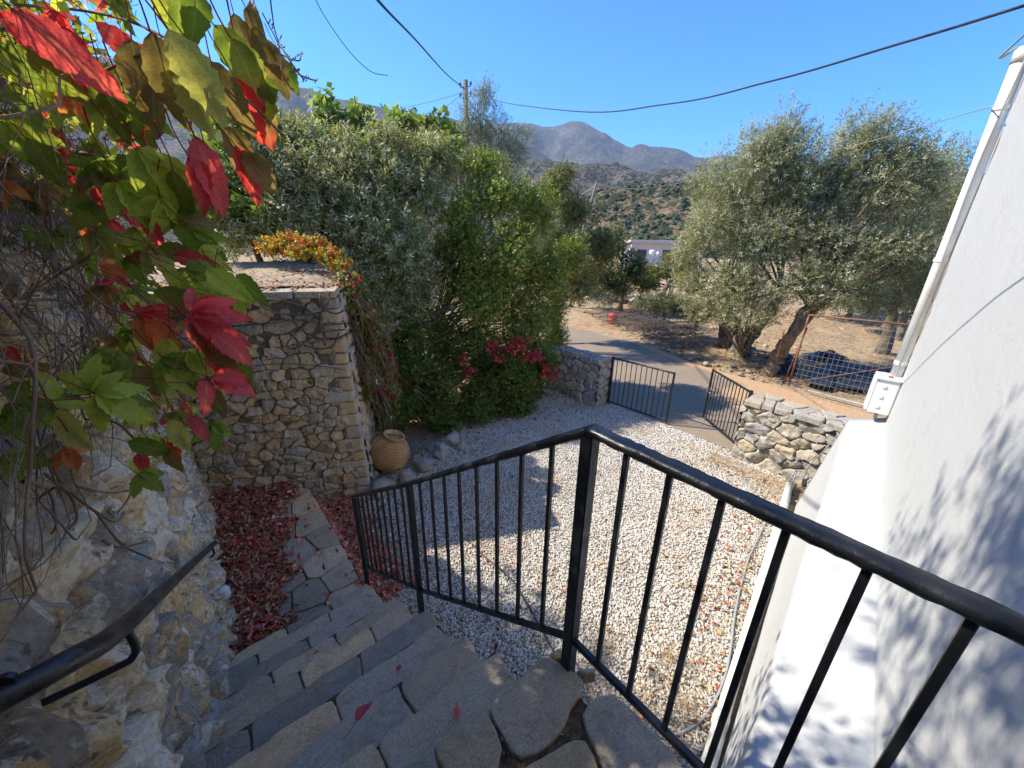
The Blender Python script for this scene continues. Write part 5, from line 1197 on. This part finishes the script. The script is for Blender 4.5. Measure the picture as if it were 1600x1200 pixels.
# ------------------------------------------------------------------ fallen leaves, straw, pebbles of rubble
def litter(name, pts, size, cols, colw, parent=None, tilt=.5, asp=.65, **k):
    n = len(pts); nn = nrm(np.array([0, 0, 1.])+rng.normal(0, tilt, (n, 3))*[1, 1, .3]); a = nrm(np.cross(nn, rand_dirs(n))); b = np.cross(nn, a)
    L = size*rng.uniform(.5, 1.3, (n, 1)); W = L*asp*rng.uniform(.6, 1.2, (n, 1)); cup = L*rng.uniform(-.55, .55, (n, 1))
    p = np.asarray(pts)
    V = np.stack([p-a*L*.5, p-a*L*.15+b*W*.5+nn*cup, p+a*L*.3+b*W*.35+nn*cup*.8, p+a*L*.55, p+a*L*.3-b*W*.35+nn*cup*.8, p-a*L*.15-b*W*.5+nn*cup, p+nn*cup*-.2], 1)
    base = (np.arange(n)*7)[:, None]; F = np.concatenate([base+np.array([[0, 1, 6, 5]]), base+np.array([[1, 2, 3, 6]]), base+np.array([[6, 3, 4, 5]])])
    c = np.array(cols)[rng.choice(len(cols), n, p=colw)]*rng.uniform(.65, 1.3, (n, 1))
    ob = link(name, mesh_np(name, V.reshape(-1, 3), F, False, np.repeat(c, 7, 0)), M['litter'], parent)
    return tag(ob, kind='stuff', **k)
REDS = [(.66, .12, .08), (.55, .17, .10), (.72, .22, .17), (.78, .45, .36), (.60, .36, .21), (.36, .19, .11)]
def bed(n, f):
    out = []
    while len(out) < n:
        x, y = rng.uniform(-.46, .75), rng.uniform(2.9, 5.7); e = f(x, y)
        if rng.random() < e: out.append((x, y))
    return out
def dens(x, y):
    lim = .52-.40*(4.9-y)/1.9 + .07*math.sin(y*9)+.04*math.sin(y*23) if y < 4.9 else .62    # ragged right edge along the bare path
    if y < 3.05+.0*x and x > -.2: return 0.0
    yb = 5.80-(x+.48)*.467
    if y > yb-.02: return 0
    return float(np.clip((lim-x)/.16, 0, 1))+.012
pts = [(x, y, .315+rng.uniform(0, .05)) for x, y in bed(7500, dens)]
litter('fallen_leaves', pts, .058, REDS, [.17, .18, .10, .08, .28, .19], tilt=.9, asp=.5)
hl = MB().box((-.0, 4.4, .29), (.9, 2.6, .02))
pts = []
while len(pts) < 2300:
    x = .76+abs(rng.normal(0, .26)); y = rng.uniform(3.0, 5.0)
    if y < 5.2-.45*(x-.78): pts.append((x, y, .02+.28*max(0, 1-(x-.74)/.12)+rng.uniform(0, .03)))
litter('fallen_leaves', pts, .055, REDS, [.24, .22, .12, .06, .22, .14])
# thin scatter over the gravel and along walls
pts = []
while len(pts) < 2000:
    x, y = rng.uniform(.8, 6.4), rng.uniform(.3, 6.0)
    w = math.exp(-((x-.8)/.6)**2)*.8 + math.exp(-((y-(.147*x+.25))/.25)**2)*.7 + math.exp(-((x-6.4)/.5)**2)*(.6 if y < 2.3 else .1) + (.5 if y > 4.7 else 0) + .04
    if rng.random() < w: pts.append((x, y, .018+rng.uniform(0, .01)))
litter('scattered_leaves', pts, .045, [(.45, .10, .05), (.35, .18, .08), (.42, .28, .14), (.30, .06, .04), (.50, .38, .20)], [.15, .25, .3, .1, .2])
pts = []
for _ in range(1500):
    x, y = rng.uniform(-.45, .75), rng.uniform(-.4, .62); pts.append((x, y, 2.032))
litter('joint_debris', pts, .018, [(.26, .16, .09), (.40, .28, .16), (.15, .10, .06)], [.4, .3, .3])
pts = [(rng.uniform(.55, .78), rng.uniform(-.1, .55), 2.036) for _ in range(60)]
# straw and weeds in the gravel beside the low wall and the pipe
def straw(name, pts, ln, r, cols, flat=.35, **k):
    n = len(pts); p = np.asarray(pts, float); d = nrm(rng.normal(0, 1, (n, 3))*[1, 1, flat]+[0, 0, flat*.5]); d[:, 2] = np.abs(d[:, 2]); L = ln*rng.uniform(.4, 1.3, (n, 1)); s = nrm(np.cross(d, rand_dirs(n)))*r
    q = p+d*L*.5+rng.normal(0, .06, (n, 3))*L; e = p+d*L+[0, 0, 0]-np.array([0, 0, 1.])*L*.1
    V = np.stack([p-s, p+s, q+s*.8, q-s*.8, e+s*.3, e-s*.3], 1); V[..., 2] = np.maximum(V[..., 2], p[:, None, 2]*1.0)
    base = (np.arange(n)*6)[:, None]; F = np.concatenate([base+np.array([[0, 1, 2, 3]]), base+np.array([[3, 2, 4, 5]])])
    c = np.array(cols)[rng.integers(0, len(cols), n)]*rng.uniform(.7, 1.25, (n, 1))
    return tag(link(name, mesh_np(name, V.reshape(-1, 3), F, False, np.repeat(c, 6, 0)), M['litter']), kind='stuff', **k)
STR = [(.50, .38, .20), (.58, .46, .27), (.38, .26, .13), (.44, .34, .20)]
pts = [(6.55-abs(rng.normal(0, .28)), rng.uniform(.95, 2.2), .01) for _ in range(1700)]+[(x, .147*x+.10+abs(rng.normal(0, .15)), .01) for x in rng.uniform(1.6, 6.4, 900)]
straw('dry_grass', pts, .10, .0016, STR)
pts = []
for cx_, cy_ in ((2.05, .75), (2.35, .62), (1.85, 1.05), (2.6, .85), (2.2, 1.3)): pts += [(cx_+rng.normal(0, .05), cy_+rng.normal(0, .05), .01) for _ in range(60)]
straw('dry_grass', pts, .32, .0018, STR, flat=1.6)
pts = []
for _ in range(2600):
    u = rng.uniform(-3, Wd-.15); w = rng.uniform(.05, 3.0); p = A+Ud*u-Nd*w; pts.append((p[0], p[1], HT+.09+.10*w/3))
straw('dry_grass', pts, .16, .0042, [(.60, .48, .34), (.50, .36, .24), (.66, .56, .42), (.40, .26, .17)], flat=.4)
litter('dead_leaves', [(p[0], p[1], p[2]+.01) for p in pts[:1400]], .05, [(.45, .28, .18), (.55, .42, .30), (.36, .16, .10)], [.4, .4, .2])
# field: straw, dry prunings
pts = []
while len(pts) < 15000:
    x, y = rng.uniform(11.3, 24), rng.uniform(-3, 17)
    if x > np.interp(y, [p[1] for p in far_e[:9]], [p[0] for p in far_e[:9]])+rng.uniform(0, .5): pts.append((x, y, z_at(x, y) if False else 0))
pts = np.array(pts); r_ = np.hypot(pts[:, 0], pts[:, 1]); pts[:, 2] = height(np.degrees(np.arctan2(pts[:, 0], pts[:, 1])), r_)+.01
straw('dry_grass', pts, .30, .005, [(.52, .38, .20), (.60, .46, .26), (.34, .22, .12), (.42, .27, .14), (.22, .17, .12)], flat=.30)
mb = MB()
for _ in range(620):
    x = rng.uniform(12.2, 14.8); y = rng.uniform(5.4, 10.5)
    if abs(x-(11.7+(y-4)*.32+.9)) > 1.0: continue
    a = rng.normal(-.9, .5); L = rng.uniform(.5, 1.6); d = np.array([math.cos(a), math.sin(a), rng.normal(0, .12)]); p = np.array([x, y, .22+rng.uniform(0, .3)])
    mb.tube([p-d*L/2, p+rng.normal(0, .05, 3), p+d*L/2], [.008, .006, .002], 4, False)
tag(mb.build('dry_prunings_debris', M['straw_twig'] if 'straw_twig' in M else M['wood'], None, True), kind='stuff')
# rubble edging the road
n = 520; yy = rng.uniform(3, 18, n); xx = np.interp(yy, [p[1] for p in far_e[:9]], [p[0] for p in far_e[:9]])+np.abs(rng.normal(.15, .3, n)); s = .02+.10*rng.random(n)**2.2
k = rng.random(n) < .6; xx[k] += rng.uniform(0, 5, k.sum())
r_ = np.hypot(xx, yy); zz = height(np.degrees(np.arctan2(xx, yy)), r_)
M['rubble'] = M['litter']
tag(link('rubble', blobs_mesh('rubble', np.stack([xx, yy, np.maximum(zz, 0)+s*.3], -1), s, np.array([.36, .29, .21])*rng.uniform(.5, 1.25, (n, 1)), M['litter'], .7), M['litter']), kind='stuff')
# pale dry terrace wall further along the road (left)
n = 260; t = rng.random(n); p0 = onz(862, 462); p1 = onz(1010, 478); P = p0+(p1-p0)*t[:, None]+rng.normal(0, .25, (n, 3)); P[:, 2] = rng.uniform(.05, .55, n)
tag(link('roadside_rubble', blobs_mesh('roadside_rubble', P, rng.uniform(.08, .22, n), np.array([.52, .47, .40])*rng.uniform(.55, 1.2, (n, 1)), M['litter'], .75), M['litter']), kind='stuff')

pts = []
for _ in range(2600):
    x = rng.uniform(1.6, 6.4); y = rng.uniform(4.6, 7.0)
    if y > 4.75+.33*(x-1.6)*1.0 + rng.uniform(-.1, .25): pts.append((x, y, .02+rng.uniform(0, .03)))
litter('leaf_debris', pts, .05, [(.40, .24, .14), (.30, .18, .10), (.46, .12, .07), (.22, .15, .09), (.50, .38, .22)], [.3, .25, .15, .2, .1])
# single red leaves on the steps
def step_z(y): return 2.05 if y < .63 else ZN[min(9, int((y-.63)/.25)+1)]
for (x, y, h, k, s, lab) in ((557, 1130, 1.875, 'crimson', .075, 'curled bright red leaf lying on the upper steps'), (714, 1107, 1.875, 'crimson', .04, 'small pink leaf on the top step in front of the railing post'), (622, 1051, 1.52, 'crimson', .038, 'small pink leaf on the steps above the bright red curled one'), (498, 1021, 1.17, 'red', .032, 'tiny pink leaf halfway down the steps'), (507, 860, .32, 'crimson', .045, 'pale pink leaf on the slate path beside the leaf litter')):
    p = onz(x, y, h); me = vine_leaf_mesh(k, 1, int(x)); o = bpy.data.objects.new('fallen_leaf', me); C.objects.link(o)
    o.location = (p[0], p[1], h+.012); o.rotation_euler = (random.uniform(-.3, .3), random.uniform(-.3, .3), random.uniform(0, 6)); o.scale = (s*1.2, s, s); tag(o, lab, 'leaf')

# ------------------------------------------------------------------ jar, border stones, lamp, drum, tarp
pot = empty('clay_jar', (1.93, 5.42, 0), label='ribbed ochre clay storage jar standing at the end of the terrace wall', cat='jar')
prof = []
for i in range(61):
    t = i/60; z = .50*t; r = .17+.165*math.sin(math.pi*min(1, .06+t*.98)**.95)**.75; prof.append((r+.014*(.5+.5*math.cos(i*math.pi*2/4.3)), z))
tilt = Matrix.Rotation(.32, 4, 'Y') @ Matrix.Rotation(.16, 4, 'X')
MB().lathe(prof, (1.93, 5.42, .02), 30, tilt).build('body', M['clay'], pot, True)
MB().lathe([(.15, .47), (.15, .51), (.175, .53), (.18, .55), (.14, .555), (.12, .50), (.11, .40)], (1.93, 5.42, .02), 26, tilt).build('rim', M['clay'], pot, True)
bs = [((598, 757), .17, 'ochre tinted border stone leaning at the foot of the clay jar'), ((635, 742), .13, 'grey border stone just right of the jar'), ((662, 722), .15, 'upright pale border stone with mossy face, third from the jar'), ((690, 700), .16, 'rounded grey border stone half under the creeping bush'), ((708, 682), .15, 'dark grey border stone with a white edge at the bush foot'), ((722, 690), .09, 'small pale border stone at the gravel edge'), ((583, 735), .08, 'small brown stone squeezed between wall end and jar')]
for i, ((x, y), s, lab) in enumerate(bs):
    p = onz(x, y+6, .05); me = blobs_mesh('border_stone', [(0, 0, 0)], [s], [(.5, .5, .5)], None, .85, 3)
    for v in me.vertices:
        n = float(fbm(np.array([[v.co.x*7+i*9, v.co.y*7, v.co.z*7]]), 3)[0]); v.co *= 1+.45*n; v.co.z *= 1.0+.25*(i % 3 == 2)
    o = link('border_stone', me, M['grey_stone']); o.location = (p[0], p[1], s*.28); o.rotation_euler = (i*.7, i*1.3, i*2.1); tag(o, lab, 'stone', 'stones edging the gravel')
p = onx(352, 925, -.26)
lamp = empty('wall_lamp', tuple(p), label='small pale bulkhead lamp low on the rough wall above the leaf litter', cat='lamp')
MB().bar((-.32, p[1], p[2]-.055), (-.32, p[1], p[2]+.055), .02, .085).box((-.40, p[1], p[2]), (.14, .05, .05)).build('back_plate', M['box'], lamp)
MB().lathe([(.036, -.055), (.042, -.04), (.042, .03), (.03, .05)], (-.272, p[1], p[2]), 14).build('glass_cover', M['box'], lamp, True)
for z in (-.03, 0, .03): MB().tube([(-.272+.045*math.cos(a), p[1]+.045*math.sin(a), p[2]+z) for a in np.linspace(-1.6, 1.6, 9)], .003, 5).build('guard_bar', M['box'], lamp, True)
p = onz(955, 508, 0)
dr = empty('plastic_drum', tuple(p), .2, label='dented red plastic drum lying against the roadside rubble', cat='drum')
tl = Matrix.Rotation(.18, 4, 'Y')
MB().lathe([(.20, 0), (.215, .03), (.20, .06), (.205, .18), (.22, .20), (.205, .22), (.205, .36), (.22, .38), (.20, .41), (.17, .46), (.10, .49)], (0, 0, .02), 20, tl).build('body', M['red'], None, True).parent = dr
MB().lathe([(.05, .49), (.05, .52), (.03, .53)], (.0, 0, .02), 12, tl).build('cap', M['red'], None, True).parent = dr
MB().lathe([(.12, 0), (.13, .02), (.12, .2), (.05, .24)], (.26, -.12, .0), 14).build('broken_piece', M['red'], None, True).parent = dr
g = 40; X_, Y_ = np.meshgrid(np.linspace(0, 1, g), np.linspace(0, 1, g), indexing='ij')
def tarp(c0, c1, c2, c3, lab, amp, seed):
    P = (c0*(1-X_[..., None])+c1*X_[..., None])*(1-Y_[..., None])+(c3*(1-X_[..., None])+c2*X_[..., None])*Y_[..., None]
    e = np.minimum(np.minimum(X_, 1-X_), np.minimum(Y_, 1-Y_)); P[..., :2] += .25*np.stack([fbm(np.stack([X_*5, Y_*5, 0*X_+seed], -1), 3), fbm(np.stack([X_*5, Y_*5, 0*X_+seed+9], -1), 3)], -1)
    P[..., 2] = .12+amp*smooth(0, .3, e)*(1-np.abs(fbm(np.stack([X_*3.5, Y_*3.5, 0*X_+seed+3], -1), 4))*1.6)+.03*fbm(np.stack([X_*16, Y_*16, 0*X_], -1), 2)
    i = np.arange(g-1)[:, None]*g+np.arange(g-1)[None]
    tag(link('plastic_sheet', mesh_np('plastic_sheet', P.reshape(-1, 3), np.stack([i, i+g, i+g+1, i+1], -1).reshape(-1, 4)), M['tarp']), lab, 'tarpaulin')
z0 = lambda x, y: onz(x, y, .1)
tarp(z0(1255, 598), z0(1400, 622), z0(1415, 580), z0(1290, 566), 'crumpled black plastic sheet on the ground behind the mesh fence', .20, 2)
tarp(z0(1262, 568), z0(1316, 568), z0(1318, 556), z0(1262, 553), 'small dark plastic sheet folded over, behind the larger one', .22, 7)
tarp(z0(1198, 575), z0(1252, 588), z0(1240, 560), z0(1200, 555), 'dark sheet standing in for the shade between the twisted trunk and the fence post', .25, 12)  # this sheet is added for the black shade right of the trunk

# ------------------------------------------------------------------ poles and wires
pt_ = at(727, 125, 22.0)
up_ = empty('utility_pole', (pt_[0], pt_[1], 0), label='dark wooden utility pole with insulators rising behind the bushes', cat='utility pole')
MB().tube([(pt_[0], pt_[1], -.2), (pt_[0], pt_[1], pt_[2])], [.15, .115], 12).build('pole', M['wood'], up_, True)
for k, (dx, dz) in enumerate(((-.25, -.25), (.25, -.2), (-.25, -.65), (.25, -.6))):
    q = np.array([pt_[0]+dx*.76, pt_[1]-dx*.65, pt_[2]+dz])
    mb = MB().tube([(pt_[0], pt_[1], q[2]-.05), (q[0], q[1], q[2]-.05), (q[0], q[1], q[2])], .018, 6); mb.build('bracket', M['rust'], up_)
    MB().lathe([(.03, -.0), (.06, .03), (.05, .07), (.065, .10), (.035, .15)], tuple(q), 10).build('insulator', M['wood'], up_, True)
def sag(a, b, s, n=26): return [np.array(a)*(1-t)+np.array(b)*t-np.array([0, 0, 1.])*s*4*t*(1-t) for t in np.linspace(0, 1, n)]
tp = pt_-[0, 0, .45]
# catenary to the house: read off the photograph, its shadow crosses the white wall
R1 = lambda n: list(np.interp(np.linspace(0, 1, n), [0, .2, .45, 1], [.014, .012, .006, .0038]))
K1 = [tp, at(787, 160, 19.6), at(900, 174, 9.6), at(1040, 163, 5.2), at(1200, 128, 3.6), at(1400, 70, 2.6), at(1590, 12, 2.05), np.array([1.72, -.33, 4.08])]
k1 = catmull(K1, 8)
tag(MB().tube(k1, R1(len(k1)), 6).build('power_cable', M['dark_cable'], None, True), 'dark cable sagging from the utility pole across the sky to the white house', 'cable')
dv = ray(590, 0); over = CAM + nrm(ray(560, -40))*5.5
K2 = [tp+[0, 0, .1], at(700, 118, 16.), at(650, 63, 9.5), at(590, 0, 6.2), at(480, -140, 4.2)]
tag(MB().tube(catmull(K2, 8), .017, 6).build('power_cable', M['dark_cable'], None, True), 'thick black cable running overhead from the utility pole towards the camera', 'cable')
for (a, D, r, lab) in (((645, 162), 26, .012, 'thin cable leaving the utility pole to the left, upper of the two'), ((672, 180), 26, .012, 'thin cable leaving the utility pole to the left, lower and steeper')):
    e = at(a[0], a[1], D); e2 = e+(e-tp)*.8; tag(MB().tube(sag(tp, e2, .1), r, 5).build('power_cable', M['dark_cable'], None, True), lab, 'cable')
K3 = [CAM+ray(*q)/f_px*D for q, D in (((470, -60), 1.3), ((495, 3), 1.4), ((520, 45), 1.5), ((550, 85), 1.6), ((580, 112), 1.65), ((606, 118), 1.7))]
tag(MB().tube(catmull(K3, 8), .0016, 5).build('tendril', M['twig_red'], None, True), 'lone thin curved tendril hanging into the blue sky at the top', 'tendril')
K4 = [at(1552, 166, 5.8), at(1500, 180, 8), at(1420, 204, 9.5), at(1340, 226, 11), at(1285, 238, 12.5)]
tag(MB().tube(catmull(K4, 8), .006, 5).build('service_wire', M['wire'], None, True), 'thin pale wire from the house corner into the olive crowns', 'cable')
K5 = [np.array([2.2, -.25, 4.6]), at(1592, 62, 2.6), at(1575, 82, 2.7), at(1566, 90, 2.75), at(1590, 74, 2.7)]
tag(MB().tube(catmull(K5, 6), .004, 5).build('wire_tail', M['grey_plastic'], None, True), 'short loose wire end by the top of the downpipe', 'cable')
a, b = at(932, 286, 30), at(914, 350, 30); d = b-a
lp = empty('leaning_pole', (a[0]+d[0]*2, a[1]+d[1]*2, 0), label='slim weathered wooden pole leaning beyond the road trees', cat='utility pole')
t = (a[2]+.2)/max(a[2]-b[2], .01); e = a+(b-a)*t
MB().tube([e, a], [.10, .075], 8).build('pole', M['wood'], lp, True)
e1 = at(1068, 284, 36); tag(MB().tube(sag(a-[0, 0, .1], e1, .35), .022, 5).build('power_cable', M['wire'], None, True), 'pale wire running right from the leaning pole across the orange hill', 'cable')
e1 = at(898, 308, 36); tag(MB().tube(sag(a-[0, 0, .1], e1, .1), .02, 5).build('power_cable', M['wire'], None, True), 'pale wire running left from the leaning pole behind the yellow-green tree', 'cable')
a = at(977, 342, 26); sp2 = empty('thin_pole', (a[0], a[1], 0), label='thin dark pole with a small crosspiece behind the roadside tree', cat='pole')
MB().tube([(a[0]+.2, a[1]-.1, -.2), a], [.05, .035], 8).build('pole', M['dark_cable'], sp2, True)
MB().tube([a+[-.2, .15, -.1], a+[.25, -.2, -.35]], .02, 6).build('crosspiece', M['dark_cable'], sp2)

# ------------------------------------------------------------------ far house with a flat white roof
fh_ = at(1045, 372, 48); hx_, hy_ = fh_[0], fh_[1]; ang = -YAW
fa = empty('far_house', (hx_, hy_, 0), ang, label='pale flat roofed house far behind the trees', cat='house')
def fpart(mb, n, m): o = mb.build(n, m, None); o.parent = fa; return o
fpart(MB().box((0, 3.2, 1.55), (7.2, 5.6, 3.2)), 'wall', M['pinkwall']); fpart(MB().box((0, 3.0, 3.30), (8.4, 6.8, .28)), 'roof', M['concrete'])
for x in (-2.6, .2, 2.4): 
    w_ = fpart(MB().box((x, .39, 1.9), (1.0, .06, 1.1)), 'window', M['glassdark']); o = MB().box((x, .35, 1.32), (1.15, .14, .06)).build('sill', M['concrete'], None); o.parent = w_
for x in (-3.9, 3.9): fpart(MB().box((x, -.1, 1.55), (.22, .22, 3.2)), 'porch_post', M['concrete'])
p = at(1025, 392, 40)
for i, (x, y, s, cc) in enumerate(((1019, 395, .26, (.75, .74, .72)), (1028, 397, .2, (.7, .6, .62)))): 
    q = at(x, y, 40); o = link('white_sack', blobs_mesh('white_sack', [(0, 0, 0)], [s], [cc], None, 1.1, 2), M['litter']); o.location = (q[0], q[1], q[2]); tag(o, ('larger' if i == 0 else 'smaller, pinkish')+' white bulky sack on the low wall in front of the far house', 'sack')
n = 90; P = np.array([at(x, 404+rng.uniform(-2, 6), 39) for x in rng.uniform(985, 1040, n)]); P[:, 2] = rng.uniform(.3, 1.1, n)
tag(link('far_wall_rubble', blobs_mesh('far_wall_rubble', P, rng.uniform(.15, .4, n), np.array([.55, .50, .44])*rng.uniform(.7, 1.2, (n, 1)), M['litter'], .8), M['litter']), kind='stuff')

# ------------------------------------------------------------------ air
hz = MB().box((3000, 3000, 1400), (32000, 32000, 3000)); hz.v = [(x, y, -45 if z < 0 else 2900) for x, y, z in hz.v]
t = NT('air'); pv = t.n('ShaderNodeVolumePrincipled'); pv.inputs['Color'].default_value = (.62, .78, 1, 1); pv.inputs['Density'].default_value = 4.6e-5; pv.inputs['Anisotropy'].default_value = .2
t.l(pv.outputs[0], t.out.inputs['Volume'])
HZ = link('haze', hz.mesh('haze'), t.m); tag(HZ, kind='stuff')
print('tris', sum(len(o.data.polygons)*(2 if len(o.data.polygons) and o.data.polygons[0].loop_total == 4 else 1) for o in bpy.data.objects if o.type == 'MESH'))
print('script', round(time.time()-T0, 1))
